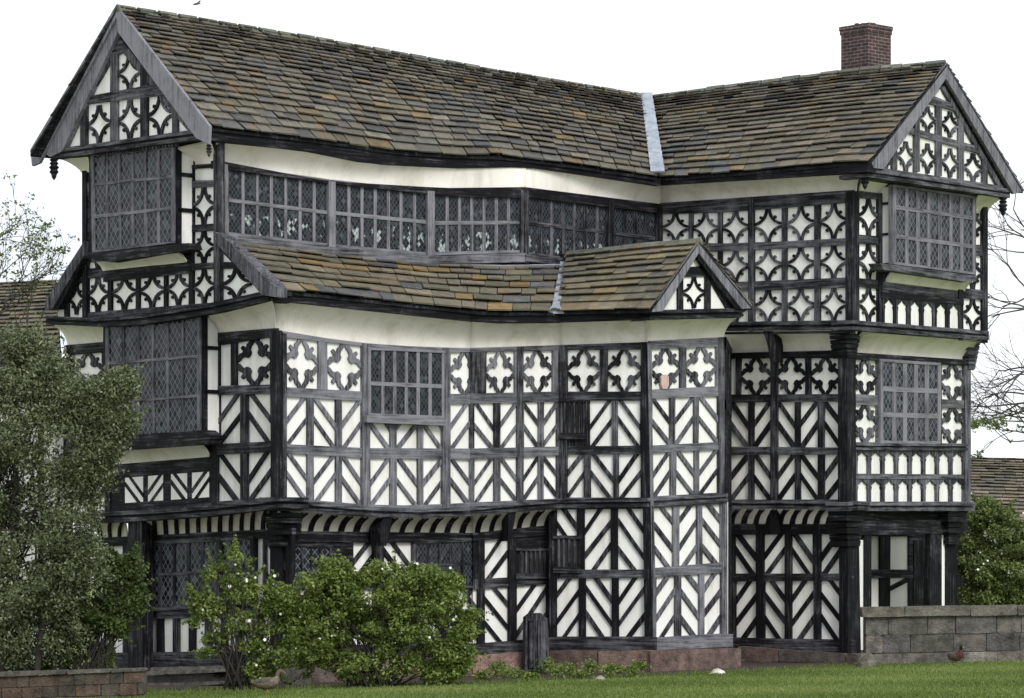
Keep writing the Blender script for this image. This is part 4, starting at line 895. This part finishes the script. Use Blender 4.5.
# ------------------------------------------------------------------ background buildings
def thing_mesh(mb,name,mat,parent,smooth=False):
    o=mb.build(name,mat,parent,smooth); o.location=(-parent.location.x,-parent.location.y,-parent.location.z); return o
def outbuilding(name,label,rl,rr_,el,er,zg,seed,pal,wallmat='plaster'):
    """ridge left/right and eave left/right as 3D points"""
    root=empty(name,((el.x+er.x)/2,(el.y+er.y)/2,zg),label,'building')
    e=curve([el,er]); r=curve([rl,rr_]); mb=MB(); slates(mb,e,r,20,.4,.25,pal=pal,seed=seed,grow=.6); rf=thing_mesh(mb,'roof',M['slate'],root)
    b0=rl+(rl-el); b1=rr_+(rr_-er); b0.z=el.z; b1.z=er.z; bb=curve([b0,b1]); mb=MB(); slates(mb,bb,r,10,.5,.4,pal=pal,seed=seed+1,grow=.6); mb.build('rear_slates',M['slate'],rf)
    mb=MB(); d=(b0-el); d.z=0; d=d.normalized(); dn=Vector((0,0,-.02))
    # roof deck under the slates
    for a,b,c_,dd in ((el,er,rr_,rl),(b0,b1,rr_,rl)): mb.prism3([a+dn,b+dn,c_+dn,dd+dn],Vector((0,0,-.06)),.1)
    mb.build('roof_deck',M['timber'],rf)
    mb=MB(); q=[el+d*.4,er+d*.4,b1-d*.4,b0-d*.4]
    for a,b in zip(q,q[1:]+q[:1]):
        f=[Vector((a.x,a.y,el.z)),Vector((b.x,b.y,er.z)),Vector((b.x,b.y,zg)),Vector((a.x,a.y,zg))]; nn=(b-a).cross(Vector((0,0,1))).normalized(); mb.prism3(f,-nn*.2)
    wa=thing_mesh(mb,'wall',M[wallmat],root)
    mb=MB(); a,b=q[0],q[1]; nn=(b-a).cross(Vector((0,0,1))).normalized(); L=(b-a).length; n=int(L/.7)
    for i in range(n+1):
        p=a.lerp(b,i/n); w_=(b-a).normalized()*.12; mb.prism3([Vector((p.x,p.y,zg)),Vector((p.x+w_.x,p.y+w_.y,zg)),Vector((p.x+w_.x,p.y+w_.y,el.z)),Vector((p.x,p.y,el.z))],nn*.05,.1)
    for t in (0.02,.5,.95):
        z=zg+(el.z-zg)*t; mb.prism3([Vector((a.x,a.y,z)),Vector((b.x,b.y,z)),Vector((b.x,b.y,z+.14)),Vector((a.x,a.y,z+.14))],nn*.055,.1)
    mb.build('timber_frame',M['timber'],wa)
    for s in (0,1):
        mb=MB(); P=[rl,el,b0] if s==0 else [rr_,b1,er]; mb.prism3([v+Vector((0,0,-.05)) for v in P],(er-el).normalized()*(.1 if s==0 else -.1)); thing_mesh(mb,'gable_wall',M['plaster'],root)
    return root
BR=[((.15,.13,.10),4),((.19,.16,.12),3),((.11,.105,.09),3),((.21,.19,.15),1)]
outbuilding('outbuilding','timber framed range with brown slate roof behind the grey green tree',at(-90,286,71),at(56,280,68),at(-110,368,69),at(62,360,65.5),-.3,41,BR)
outbuilding('outbuilding','distant building with long brown tiled roof beyond the shrub at right',at(955,457,92),at(1120,461,90),at(945,520,88.5),at(1120,526,86.5),-.3,45,BR)
# ------------------------------------------------------------------ ground
def grid(name,mat,xs,ys,zf,kind='structure'):
    mb=MB(); k=mb.add([Vector((x,y,zf(x,y))) for y in ys for x in xs]); nx=len(xs)
    for j in range(len(ys)-1):
        for i in range(nx-1): a=k+j*nx+i; mb.face([a,a+1,a+nx+1,a+nx])
    o=mb.build(name,mat,None,True); o['kind']=kind; return o
xs=[-1500,-600,-200,-80,-40,-20,-14]+[-12+i for i in range(26)]+[14,20,40,80,200,600,1500]
ys=[-200,-50,0,15,30]+[38+i*1.0 for i in range(40)]+[90,130,300,700,1500,3000]
grid('ground',M['grass'],xs,ys,lambda x,y:gz(x))
mb=MB(); k=mb.add([Vector((x,-90+y*(90+min(51.5,max(36,46.8-.74*x))),gz(x)+.006)) for y in (0,.35,.7,1) for x in (-90,-40,-14,0,14,40,90)])
for j in range(3):
    for i in range(6): a=k+j*7+i; mb.face([a,a+1,a+8,a+7])
tag(mb.build('bounce_ground',M['pale_bounce']),kind='structure')  # pale ground added out of view, so the coves get less green bounce
def gpt(px,py):
    Y=57.0
    for _ in range(20): X=(px-CX)/F*Y; Y=(ZC-gz(X))*F/(py-HY)
    return Vector(((px-CX)/F*Y,Y,gz((px-CX)/F*Y)))
edge=[gpt(-60,694),gpt(60,693),gpt(180,692),gpt(270,690),gpt(400,686.5),gpt(500,683.5),gpt(600,679),gpt(700,674.5),gpt(760,671.5),gpt(860,665.5)]
mb=MB(); up=Vector((0,0,.004)); q=[]
for p in edge: q+= [p+up,Vector((p.x*1.03,p.y+7,gz(p.x*1.03)+.004))]
k=mb.add(q)
for i in range(len(edge)-1): a=k+2*i; mb.face([a,a+2,a+3,a+1])
tag(mb.build('flower_bed',M['soil']),kind='structure')
ec=[(p.x,p.y) for p in edge]
def edgeY(x):
    if x>ec[-1][0]: return 61.2
    for (a,b),(c_,d) in zip(ec,ec[1:]):
        if x<=c_: return b+(d-b)*(x-a)/(c_-a)
    return 61
# grass blades on the visible lawn
def blades(n,name='grass'):
    V=[];Fc=[];T=[]
    r=RNG
    k=0
    while k<n:
        y=r.uniform(43,61.3); x=r.uniform(-.165,.165)*y
        if y>edgeY(x)+.03: continue
        h=r.uniform(.02,.045); a=r.uniform(0,6.28); w=.008+.01*r.random(); z=gz(x); lx=r.uniform(-.02,.02); ly=r.uniform(-.02,.02)
        dx,dy=math.cos(a)*w,math.sin(a)*w; i=len(V); V+= [(x-dx,y-dy,z-.003),(x+dx,y+dy,z-.003),(x+lx,y+ly,z+h)]; Fc.append((i,i+1,i+2)); 
        T.append(min(1,max(0,.45+.35*math.sin(x*.9+y*.35)*math.sin(y*.8)+r.uniform(-.35,.35)))); k+=1
    # longer tufts along the bed's edge
    for i in range(2600):
        x=r.uniform(-8.5,6); y=edgeY(x)+r.normal(0,.05); h=r.uniform(.04,.10); a=r.uniform(0,6.28); w=.012; z=gz(x); dx,dy=math.cos(a)*w,math.sin(a)*w; j=len(V)
        V+= [(x-dx,y-dy,z-.003),(x+dx,y+dy,z-.003),(x+r.uniform(-.04,.04),y+r.uniform(-.04,.04),z+h)]; Fc.append((j,j+1,j+2)); T.append(r.uniform(.1,.8))
    me=bpy.data.meshes.new(name); me.from_pydata(V,[],Fc); me.materials.append(M['blade']); a=me.attributes.new('tint','FLOAT','FACE'); a.data.foreach_set('value',np.array(T,dtype=np.float32))
    o=bpy.data.objects.new(name,me); C.objects.link(o); tag(o,'short mown green lawn grass in front of the house','grass',kind='stuff')
blades(90000)
# ------------------------------------------------------------------ plants
def tube(mb,pts,radii,sides=6,tint=.5):
    rings=[]
    for i,p in enumerate(pts):
        d=(pts[min(i+1,len(pts)-1)]-pts[max(i-1,0)]).normalized(); u=d.cross(Vector((.3,.9,.1))).normalized(); v=d.cross(u)
        rings.append(mb.add([p+(u*math.cos(a*2*math.pi/sides)+v*math.sin(a*2*math.pi/sides))*radii[i] for a in range(sides)]))
    for a,b in zip(rings,rings[1:]):
        for s in range(sides): mb.face([a+s,a+(s+1)%sides,b+(s+1)%sides,b+s],tint)
    mb.face([rings[0]+s for s in range(sides)][::-1],tint); mb.face([rings[-1]+s for s in range(sides)],tint)
def leaves(name,mat,parent,clumps,n,size,asp=.55,seed=1,shell=.35,tintf=None,droop=.0,base=None):
    """clumps: (centre, (rx,ry,rz), weight)"""
    r=np.random.default_rng(seed); w=np.array([c[2] for c in clumps],float); w/=w.sum(); idx=r.choice(len(clumps),n,p=w)
    cen=np.array([list(c[0]) for c in clumps])[idx]; rad=np.array([c[1] for c in clumps])[idx]
    d=r.normal(size=(n,3)); d/=np.linalg.norm(d,axis=1)[:,None]; rr=(shell+(1-shell)*r.random(n)**.6)
    rr=rr*(1+.18*r.normal(size=n).clip(-1,1.6)*(r.random(n)<.3)); P=cen+d*rad*rr[:,None]
    if base is not None: P=P[P[:,2]>base]; 
    n=len(P)
    nr=r.normal(size=(n,3))+np.array([0,-.25,.75]); nr/=np.linalg.norm(nr,axis=1)[:,None]
    t=r.normal(size=(n,3)); t-= (t*nr).sum(1)[:,None]*nr; t/=np.linalg.norm(t,axis=1)[:,None]; b=np.cross(nr,t)
    s=size*r.uniform(.6,1.35,n)[:,None]; 
    v0=P-t*s; v1=P+b*s*asp-nr*s*.15; v2=P+t*s; v3=P-b*s*asp-nr*s*.15
    V=np.stack([v0,v1,v2,v3],1).reshape(-1,3)
    me=bpy.data.meshes.new(name); me.vertices.add(4*n); me.vertices.foreach_set('co',V.ravel()); me.loops.add(6*n)
    ii=np.arange(n)*4; L=np.stack([ii,ii+1,ii+2,ii,ii+2,ii+3],1); me.loops.foreach_set('vertex_index',L.ravel().astype(np.int32)); me.polygons.add(2*n); me.polygons.foreach_set('loop_start',(np.arange(2*n)*3).astype(np.int32))
    me.update(calc_edges=True); me.validate()
    ct=r.uniform(-.16,.16,len(clumps)); tint=.45+(ct[idx[:n]] if base is None else 0)+r.normal(0,.17,n)
    a=me.attributes.new('tint','FLOAT','FACE'); a.data.foreach_set('value',np.repeat(np.clip(tint,0,1),2).astype(np.float32)); me.materials.append(mat)
    o=bpy.data.objects.new(name,me); C.objects.link(o); o.parent=parent
    if parent: o.location=(-parent.location.x,-parent.location.y,-parent.location.z)
    return o
def scatter_clumps(cells,rr,per,rmin,rmax,Yr=.6):
    """cells: px, py, Y, rpx, rpy - coarse lobes; each gets smaller clumps round its surface"""
    out=[]
    for px,py,Y,rx,ry in cells:
        c=at(px,py,Y); s=Y/F; RX=rx*s; RZ=ry*s; RY=min(RX,RZ)*1.0*Yr/.6
        for _ in range(per):
            d=Vector((rr.gauss(0,1),rr.gauss(0,1),rr.gauss(0,1))).normalized(); q=rr.uniform(.35,.95); p=c+Vector((d.x*RX*q,d.y*RY*q,d.z*RZ*q)); k=rr.uniform(rmin,rmax)
            out.append((p,(k,k,k*.75),k**2))
    return out
def sprays(q,cl,n,L,r0,up=.6):
    """leafy shoots that stick out of a crown"""
    out=[]; c0=Vector((sum(c[0].x for c in cl),sum(c[0].y for c in cl),sum(c[0].z for c in cl)))/len(cl)
    for i in range(n):
        c=q.choice(cl)[0]; d=(c-c0); d=Vector((d.x+q.gauss(0,.3),d.y*.3+q.gauss(0,.2),d.z+up*q.uniform(.2,1.3))).normalized(); l=L*q.uniform(.5,1.3)
        for k in range(6): out.append((c+d*l*k/5+Vector((0,0,-.05*(k/5)**2)),(r0*(1.1-k*.14),)*3,r0**2*(1.1-k*.14)*1.2))
    return out
rr=random.Random(77)
# big grey-green tree at left
root=empty('evergreen_tree',(at(-20,690,54.5).x,54.5,-.25),'large grey green evergreen tree at left edge overlapping the house','tree')
lob=[(-12,455,54.7,30,40),(-5,500,54.7,30,30),(-60,420,54.5,90,110),(10,470,54.3,62,80),(60,440,54.2,45,60),(85,410,54.1,38,28),(18,395,54.5,42,45),(-10,368,54.6,42,44),(28,352,54.8,20,22),(60,520,54.2,45,55),(35,560,54.2,60,50),(92,470,54.2,18,16),(-50,540,54.5,80,80),(60,590,54.3,40,35),(8,600,54.4,50,40),(50,385,54.3,35,28),(120,385,54.1,12,10),(118,424,54.1,12,9),(100,445,54.1,14,12),(80,560,54.1,22,26),(98,398,54.1,22,16),(20,640,54.6,60,32),(-40,620,54.6,60,50),(70,620,54.5,30,24)]
cl=scatter_clumps(lob,rr,34,.16,.36)
cl+=sprays(rr,cl,170,.45,.075,.4)
leaves('crown',M['leaf_holm'],root,cl,150000,.031,.5,3,.2)
mb=MB()
for bx,tx,ty,r0 in ((-25,-20,430,.12),(20,10,480,.08),(35,60,470,.06),(8,-10,500,.07),(50,80,520,.045),(-60,-70,420,.14),(62,40,560,.04)):
    a=at(bx,678,54.5+jit(.3)); b=at(tx,ty,54.5); pts=[a.lerp(b,i/7)+Vector((jit(.06),jit(.06),0)) for i in range(8)]; a.z=-.3; pts[0].z=-.3; tube(mb,pts,[r0*(1-.09*i) for i in range(8)],7)
for _ in range(60):
    c=rr.choice(cl)[0]; a=at(rr.uniform(-30,60),rr.uniform(500,600),54.5); pts=[a.lerp(c,i/4)+Vector((jit(.05),jit(.05),jit(.05))) for i in range(5)]; tube(mb,pts,[.02,.016,.012,.009,.005],5)
thing_mesh(mb,'trunk',M['bark'],root,True)
# inner shadowy undergrowth of same tree: low shoots
root=empty('shrub',(at(25,660,54.8).x,54.9,-.25),'dark low undergrowth shrub beneath the big grey green tree','shrub')
cl=scatter_clumps([(0,640,55,50,30),(60,650,55,30,22),(100,655,55.2,12,12),(-40,650,55,40,30)],rr,22,.12,.25); leaves('foliage',M['leaf_dull'],root,cl,9000,.035,.5,5,.2)
mb=MB()
for i in range(26):
    a=at(rr.uniform(-30,105),690,55); a.z=-.3; b=at(rr.uniform(-30,110),rr.uniform(600,660),55); tube(mb,[a,a.lerp(b,.5)+Vector((jit(.1),0,0)),b],[.02,.015,.006],5)
thing_mesh(mb,'stems',M['bark'],root,True)
def bush(name,label,cells,base,n,ls,mat,seed,flowers=0,stems=18,per=30,rmin=.08,rmax=.2,fl=.027,spr=70,clsh=.25,group=None,frr=(0,1)):
    q=random.Random(seed); bpt=base; root=empty(name,bpt,label,'shrub',group); cl=scatter_clumps(cells,q,per,rmin,rmax); cl+=sprays(q,cl,spr,.32,.055); leaves('foliage',mat,root,cl,n,ls,.55,seed,clsh)
    mb=MB()
    for i in range(stems):
        c=q.choice(cl)[0]; a=Vector((bpt.x+q.gauss(0,.22),bpt.y+q.gauss(0,.12),bpt.z-.05)); m_=a.lerp(c,.5)+Vector((q.uniform(-.1,.1),q.uniform(-.1,.1),.1)); tube(mb,[a,a.lerp(m_,.5)+Vector((0,0,.04)),m_,c],[.018,.014,.010,.004],5)
    thing_mesh(mb,'stems',M['bark'],root,True)
    if flowers:
        mb=MB()
        for i in range(flowers):
            c,r_,_=q.choice(cl); p=c+Vector((q.gauss(0,.5)*r_[0],-abs(q.gauss(.9,.3))*r_[1],q.gauss(.2,.6)*r_[2])); s=fl*q.uniform(.6,1.25); nrm=Vector((q.uniform(-.5,.5),-1,q.uniform(-.2,.6))).normalized(); u=nrm.cross(Vector((0,0,1))).normalized(); v=u.cross(nrm)
            k=mb.add([p+nrm*s*.2]+[p+(u*math.cos(a*math.pi/5)+v*math.sin(a*math.pi/5))*s*(1 if a%2==0 else .68)+nrm*s*(.25 if a%2==0 else 0) for a in range(10)])
            for a in range(10): mb.face([k,k+1+a,k+1+(a+1)%10])
        thing_mesh(mb,'blossom',M['petal'],root)
    return root
bush('shrub','small bright green shrub on bare stems beside the big grey green tree',[(115,590,54.6,30,35),(95,615,54.6,22,22),(130,570,54.6,16,18),(100,560,54.6,16,14),(118,625,54.6,26,14),(133,600,54.6,14,22)],Vector((at(78,680,54.6).x,54.6,-.22)),13000,.034,M['leaf_sprig'],51,stems=26)
bush('flowering_shrub','loose leggy shrub dotted with white blossom left of the round green bush',[(232,570,55,28,20),(222,600,55,34,26),(255,600,55,26,24),(205,612,55,20,18),(240,635,55,30,22),(262,650,55,24,24),(215,645,55,18,20),(272,620,55,18,22),(250,670,55,26,14)],Vector((at(242,690,55).x,55.0,-.2)),15500,.030,M['leaf_rose'],52,flowers=48,stems=55,per=17,rmin=.06,rmax=.17,spr=110)
bush('flowering_shrub','broad rounded green bush with scattered white blossom in front of the windows',[(330,590,54.9,34,30),(375,600,54.9,60,40),(430,600,54.9,38,32),(300,615,54.9,26,28),(335,575,54.9,22,18),(420,640,54.9,50,38),(350,640,54.9,56,40),(300,650,54.9,30,32),(455,650,54.9,20,30),(400,575,54.9,38,16),(445,583,54.9,20,12),(465,625,54.9,10,20),(285,600,54.9,14,14),(370,665,54.9,70,18),(442,668,54.9,28,14),(330,622,55.1,30,24),(385,625,55.1,30,24),(320,640,55.2,24,20),(410,600,55.1,40,22),(345,600,55.0,20,20)],Vector((at(375,688,54.9).x,54.9,-.18)),66000,.033,M['leaf_rose'],53,flowers=46,stems=60,per=34,rmin=.1,rmax=.22)
bush('flowering_shrub','tall shrub flecked with white blossom behind the stone wall at right',[(1000,540,68,34,46),(1025,580,68,40,40),(985,585,68,24,36),(975,560,68,14,30),(1050,530,68,30,50),(1000,600,68,45,20),(985,520,68,16,20)],Vector((at(1005,640,68).x,68,.1)),60000,.034,M['leaf_dull'],54,flowers=60,stems=20,per=34,rmin=.12,rmax=.26,fl=.03)
# low plants in the bed at the foot of the block
def lowplants(px0,px1,n,seed):
    q=random.Random(seed)
    for i in range(n):
        px=px0+(px1-px0)*(i+.5)/n+q.uniform(-2,2); g=gpt(px,{0:681,1:677}[i%2]-(px-480)*.036+3); g=g+Vector((0,.25,0)); h=q.uniform(.14,.32)
        root=empty('bed_plant',g,'low leafy green plant in the flower bed at the foot of the stone plinth','plant','low plants along the stone plinth'); r_=q.uniform(.10,.2)
        leaves('foliage',M['leaf_rose'],root,[(g+Vector((q.uniform(-.1,.1),q.uniform(-.05,.05),h*.6)),(r_,r_*.8,h*.5),1) for _ in range(4)],260,.026,.6,seed+i,.1)
lowplants(478,648,14,61)
# bare trees
def grow(mb,p,d,L,r,depth,q,leafpts,grav=0,sides=5,spread=.55,kids=(2,3),shr=.74):
    n=4; pts=[p]; 
    for i in range(n):
        d=(d+Vector((q.gauss(0,.13),q.gauss(0,.13),q.gauss(0,.13)+grav))).normalized(); pts.append(pts[-1]+d*L/n)
    tube(mb,pts,[r*(1-.35*i/n) for i in range(n+1)],sides if r>.02 else 3)
    leafpts.append(pts[-1])
    if depth==0: return
    for k in range(q.randint(*kids)):
        a=q.uniform(0,6.28); u=d.cross(Vector((0,.2,1))).normalized(); v=d.cross(u); nd_=(d+(u*math.cos(a)+v*math.sin(a))*q.uniform(spread*.6,spread*1.4)).normalized()
        st=pts[q.choice([2,3,4,4])]; grow(mb,st,nd_,L*q.uniform(.6,.92),r*.62,depth-1,q,leafpts,grav,sides,spread,kids,shr)
q=random.Random(5)
root=empty('bare_tree',(at(1075,660,74).x,74,.2),'leafless tree reaching in with fine twigs at the right edge of the sky','tree'); mb=MB(); lp=[]
tr=at(1078,660,74); tp=at(1072,330,74); tube(mb,[Vector((tr.x,74,0)),tr.lerp(tp,.5)+Vector((.1,0,0)),tp,at(1080,250,74)],[.28,.22,.17,.1],8)
for py,dx,dz,L in ((420,-1,.05,1.1),(395,-1,-.1,1.2),(360,-1,.2,1.1),(330,-1,.4,1.1),(300,-1,.1,1.2),(270,-1,.5,1.1),(255,-1,.1,1.1),(405,-1,.15,1.1),(430,-1,.1,1.1),(440,-1,-.05,1.0),(375,-1,.05,1.0),(345,1,.2,1.0)):
    grow(mb,at(1074,py,74),Vector((dx,q.uniform(-.4,.4),dz)).normalized(),L,.035,4,q,lp,.02,kids=(2,3),spread=.5)
thing_mesh(mb,'trunk',M['twig'],root,True)
mb=MB(); root2=root
lv=[(p,(.12,.12,.1),1) for p in lp if 420<HY-(p.z-ZC)*F/p.y<470]
if len(lv)>5: leaves('leaves',M['leaf_dull'],root,lv,900,.05,.5,8,.1)
root=empty('bare_tree',(at(-40,660,64).x,64,-.2),'thinly leaved pale tree behind the evergreen at the left edge','tree'); mb=MB(); lp=[]
tube(mb,[Vector((at(-40,0,64).x,64,-.3)),at(-38,480,64),at(-34,330,64)],[.2,.16,.1],8)
for px,py,dx,dz,L in ((-34,330,.8,.5,1.0),(-34,340,.6,.9,.9),(-30,360,1,.2,1.0),(-36,300,.4,1,.9),(-34,330,-.8,.6,1.0),(-34,380,.9,.3,1.0)):
    grow(mb,at(px,py,64),Vector((dx,q.uniform(-.3,.3),dz)).normalized(),L,.03,4,q,lp,.0,kids=(2,3),spread=.5)
thing_mesh(mb,'trunk',M['twig'],root,True); leaves('leaves',M['leaf_dull'],root,[(p,(.10,.10,.08),1) for p in lp],2600,.035,.5,9,.1)
# ------------------------------------------------------------------ small things
def sweep(mb,pts,rad,side,tints=None,n=12,cols=None):
    """closed body along pts; rad = (half width across, half height)"""
    rings=[]
    for i,p in enumerate(pts):
        d=(pts[min(i+1,len(pts)-1)]-pts[max(i-1,0)]).normalized(); v=side.cross(d).normalized(); rings.append(mb.add([p+side*math.cos(a*2*math.pi/n)*rad[i][0]+v*math.sin(a*2*math.pi/n)*rad[i][1] for a in range(n)]))
    for i,(a,b) in enumerate(zip(rings,rings[1:])):
        for s in range(n): mb.face([a+s,a+(s+1)%n,b+(s+1)%n,b+s],.5,cols[i] if cols else (.3,.3,.3))
    mb.face([rings[0]+s for s in range(n)],.5,cols[0] if cols else (.3,.3,.3)); mb.face([rings[-1]+s for s in range(n)][::-1],.5,cols[-1] if cols else (.3,.3,.3))
M['feather']=mk_colattr('feathers',.7,45,.95,.3,.004)
def duck(label,g,yaw,sc,c_body,c_wing,c_neck,c_head,c_bill):
    root=empty('duck',g,label,'duck'); root.rotation_euler=(0,0,yaw); s=sc; V=lambda x,y,z:Vector((x*s,y*s,z*s))
    mb=MB(); P=[V(-.30,0,.17),V(-.24,0,.165),V(-.16,0,.15),V(-.06,0,.145),V(.04,0,.155),V(.11,0,.18),V(.145,0,.225),V(.155,0,.27),V(.165,0,.315),V(.185,0,.345),V(.215,0,.352),V(.24,0,.345)]
    Rr=[(.02,.008),(.06,.04),(.095,.08),(.115,.105),(.11,.105),(.085,.088),(.05,.055),(.032,.036),(.032,.036),(.036,.04),(.033,.036),(.018,.02)]; Rr=[(a*s,b*s) for a,b in Rr]
    sweep(mb,P,Rr,Vector((0,1,0)),cols=[c_body]*5+[c_neck]*2+[c_head]*5); mb.build('body',M['feather'],root,True)
    mb=MB(); sweep(mb,[V(.235,0,.343),V(.26,0,.335),V(.295,0,.33)],[(.014*s,.012*s),(.015*s,.008*s),(.010*s,.004*s)],Vector((0,1,0)),cols=[c_bill]*3,n=8); mb.build('bill',M['feather'],root,True)
    for sd in (-1,1):
        mb=MB(); sweep(mb,[V(-.25,sd*.045,.185),V(-.16,sd*.08,.185),V(-.04,sd*.095,.18),V(.05,sd*.085,.18)],[(.008*s,.015*s),(.018*s,.045*s),(.016*s,.055*s),(.006*s,.03*s)],Vector((0,1,0)),cols=[c_wing]*4,n=8); mb.build('wing',M['feather'],root,True)
        mb=MB(); tube(mb,[V(-.02,sd*.04,.08),V(-.015,sd*.04,.01)],[.008*s,.007*s],6)
        k=mb.add([V(-.02,sd*.04,.004),V(.04,sd*.04-.025,.004),V(.05,sd*.04,.004),V(.04,sd*.04+.025,.004),V(.0,sd*.04,.02)]); mb.face([k,k+1,k+4]); mb.face([k+1,k+2,k+4]); mb.face([k+2,k+3,k+4]); mb.face([k+3,k,k+4]); mb.build('leg',M['orange'],root)
        mb=MB(); c=V(.215,sd*.030,.36); k=mb.add([c+V(.006,0,0),c+V(0,0,.006),c+V(-.006,0,0),c+V(0,0,-.006),c+V(0,sd*.005,0)]); 
        for a in range(4): mb.face([k+a,k+(a+1)%4,k+4])
        mb.build('eye',M['dark'],root)
M['orange']=mk_simple('orange_skin',(.5,.2,.04),(.6,.25,.05),10)
duck('brown mottled duck standing by the blossoming shrub at the lawn edge',gpt(268,692.5),R(12),.95,(.10,.078,.055),(.055,.045,.035),(.13,.10,.075),(.085,.065,.045),(.28,.15,.05))
duck('dark chestnut breasted duck standing before the stone wall',Vector(((956-CX)/F*60.6,60.6,gz(7.9))),R(-62),.88,(.10,.075,.06),(.13,.11,.09),(.09,.025,.02),(.012,.02,.015),(.3,.27,.1))
# stump of an old plank post against the wall
mb=MB(); prism(mb,B0b.off(.55),[(526,617),(531,613),(541,613),(548,619),(550,671),(525,671)],0,.14,.35,.2); prism(mb,B0b.off(.59),[(529,621),(534,620),(535,668),(529,668)],0,.05,.2); prism(mb,B0b.off(.59),[(538,620),(545,621),(546,668),(538,668)],0,.05,.45)
root=empty('old_post',B0b.P(537,672,.5),'weathered dark oak post stub leaning against the wall by the barred window','post'); thing_mesh(mb,'stub',M['timber'],root)
def rock(name,label,px,py,w,h,col,seed,dy=0):
    q=random.Random(seed); g=gpt(px,py)+Vector((0,dy,0)); mb=MB(); n=9; rows=5; s=g.y/F; ks=[]
    for j in range(rows):
        t=j/(rows-1); rr_=math.cos(t*1.45)*(1); ks.append(mb.add([Vector((math.cos(a*6.283/n)*w*s/2*rr_*q.uniform(.8,1.15),math.sin(a*6.283/n)*w*s/2*rr_*.8*q.uniform(.8,1.15),h*s*(math.sin(t*1.45))*q.uniform(.85,1.1)-.01)) for a in range(n)]))
    for a,b in zip(ks,ks[1:]):
        for i in range(n): mb.face([a+i,a+(i+1)%n,b+(i+1)%n,b+i],.5,col)
    mb.face([ks[-1]+i for i in range(n)],.5,col); o=mb.build(name,M['stone'],None,False); o.location=g; tag(o,label,'stone'); return o
rock('stone','small pale stone lying on the lawn before the sandstone plinth',718,674,18,6,(.6,.58,.5),1)
rock('stone','small grey stone at the lawn edge beside the flower bed',600,680,12,5,(.3,.29,.27),2)
rock('boulder','rough grey boulder at the foot of the porch column beside the stone wall',866,667,22,14,(.14,.125,.10),3,-.1)
mb=MB(); P=at(197,4,80); s=.02*80/F*60
sweep(mb,[P+Vector((-.10,0,-.02)),P+Vector((-.03,0,0)),P+Vector((.05,0,.01)),P+Vector((.09,0,.01))],[(.01,.008),(.028,.025),(.022,.022),(.005,.005)],Vector((0,1,0)),cols=[(.05,.05,.05)]*4,n=8)
root=empty('bird',P,'tiny dark bird flying above the main roof ridge','bird'); thing_mesh(mb,'body',M['feather'],root,True)
for sd,tip in ((-1,Vector((-.09,-.14,-.01))),(1,Vector((.07,.10,.10)))):
    mb=MB(); mb.prism3([P+Vector((-.03,0,.01)),P+Vector((.04,0,.01)),P+tip+Vector((.02,0,0)),P+tip+Vector((-.02,0,0))],Vector((0,0,-.006)),.5,(.05,.05,.05)); thing_mesh(mb,'wing',M['feather'],root)
# ------------------------------------------------------------------ light, world, camera
sc=bpy.context.scene
SUN_EL=38; SUN_AZ=28     # degrees right of the direction from the house to the camera
sd=Vector((math.sin(R(SUN_AZ))*math.cos(R(SUN_EL)),-math.cos(R(SUN_AZ))*math.cos(R(SUN_EL)),math.sin(R(SUN_EL))))
ld=bpy.data.lights.new('sun','SUN'); ld.energy=1.5; ld.angle=R(22); ld.color=(1,.97,.93); lo_=bpy.data.objects.new('sun',ld); C.objects.link(lo_); lo_.rotation_euler=sd.to_track_quat('Z','Y').to_euler()
w=bpy.data.worlds.new('World'); sc.world=w; w.use_nodes=True; nt=w.node_tree; nt.nodes.clear()
out=nt.nodes.new('ShaderNodeOutputWorld'); sky=nt.nodes.new('ShaderNodeTexSky'); sky.sky_type='NISHITA'; sky.sun_disc=False; sky.sun_elevation=R(SUN_EL); sky.sun_rotation=math.atan2(sd.x,sd.y)
bg=nt.nodes.new('ShaderNodeBackground'); bg.inputs[1].default_value=.05; nt.links.new(sky.outputs[0],bg.inputs[0])
# overcast cloud sheet over the sky
tc=nt.nodes.new('ShaderNodeTexCoord'); n=nt.nodes.new('ShaderNodeTexNoise'); n.inputs['Scale'].default_value=4.5; n.inputs['Detail'].default_value=6; nt.links.new(tc.outputs['Generated'],n.inputs['Vector'])
r=ramp(nt,[(.36,(.70,.75,.81)),(.56,(.93,.95,.97)),(.7,(1.02,1.02,1.02))]); nt.links.new(n.outputs[0],r.inputs[0]); bg2=nt.nodes.new('ShaderNodeBackground'); bg2.inputs[1].default_value=.98; nt.links.new(r.outputs[0],bg2.inputs[0])
mx=nt.nodes.new('ShaderNodeMixShader'); mx.inputs[0].default_value=.85; nt.links.new(bg.outputs[0],mx.inputs[1]); nt.links.new(bg2.outputs[0],mx.inputs[2]); nt.links.new(mx.outputs[0],out.inputs[0])
cd=bpy.data.cameras.new('camera'); cam=bpy.data.objects.new('camera',cd); C.objects.link(cam); cam.location=(0,0,ZC); cam.rotation_euler=(R(90),0,0)
cd.sensor_width=36; cd.lens=F*36/1024; cd.shift_y=(HY-349)/1024; cd.clip_end=6000; cd.clip_start=.5; sc.camera=cam
sc.view_settings.view_transform='Standard'; sc.view_settings.look='None'; sc.view_settings.gamma=1; sc.view_settings.exposure=.62
sc.render.resolution_x=1024; sc.render.resolution_y=698
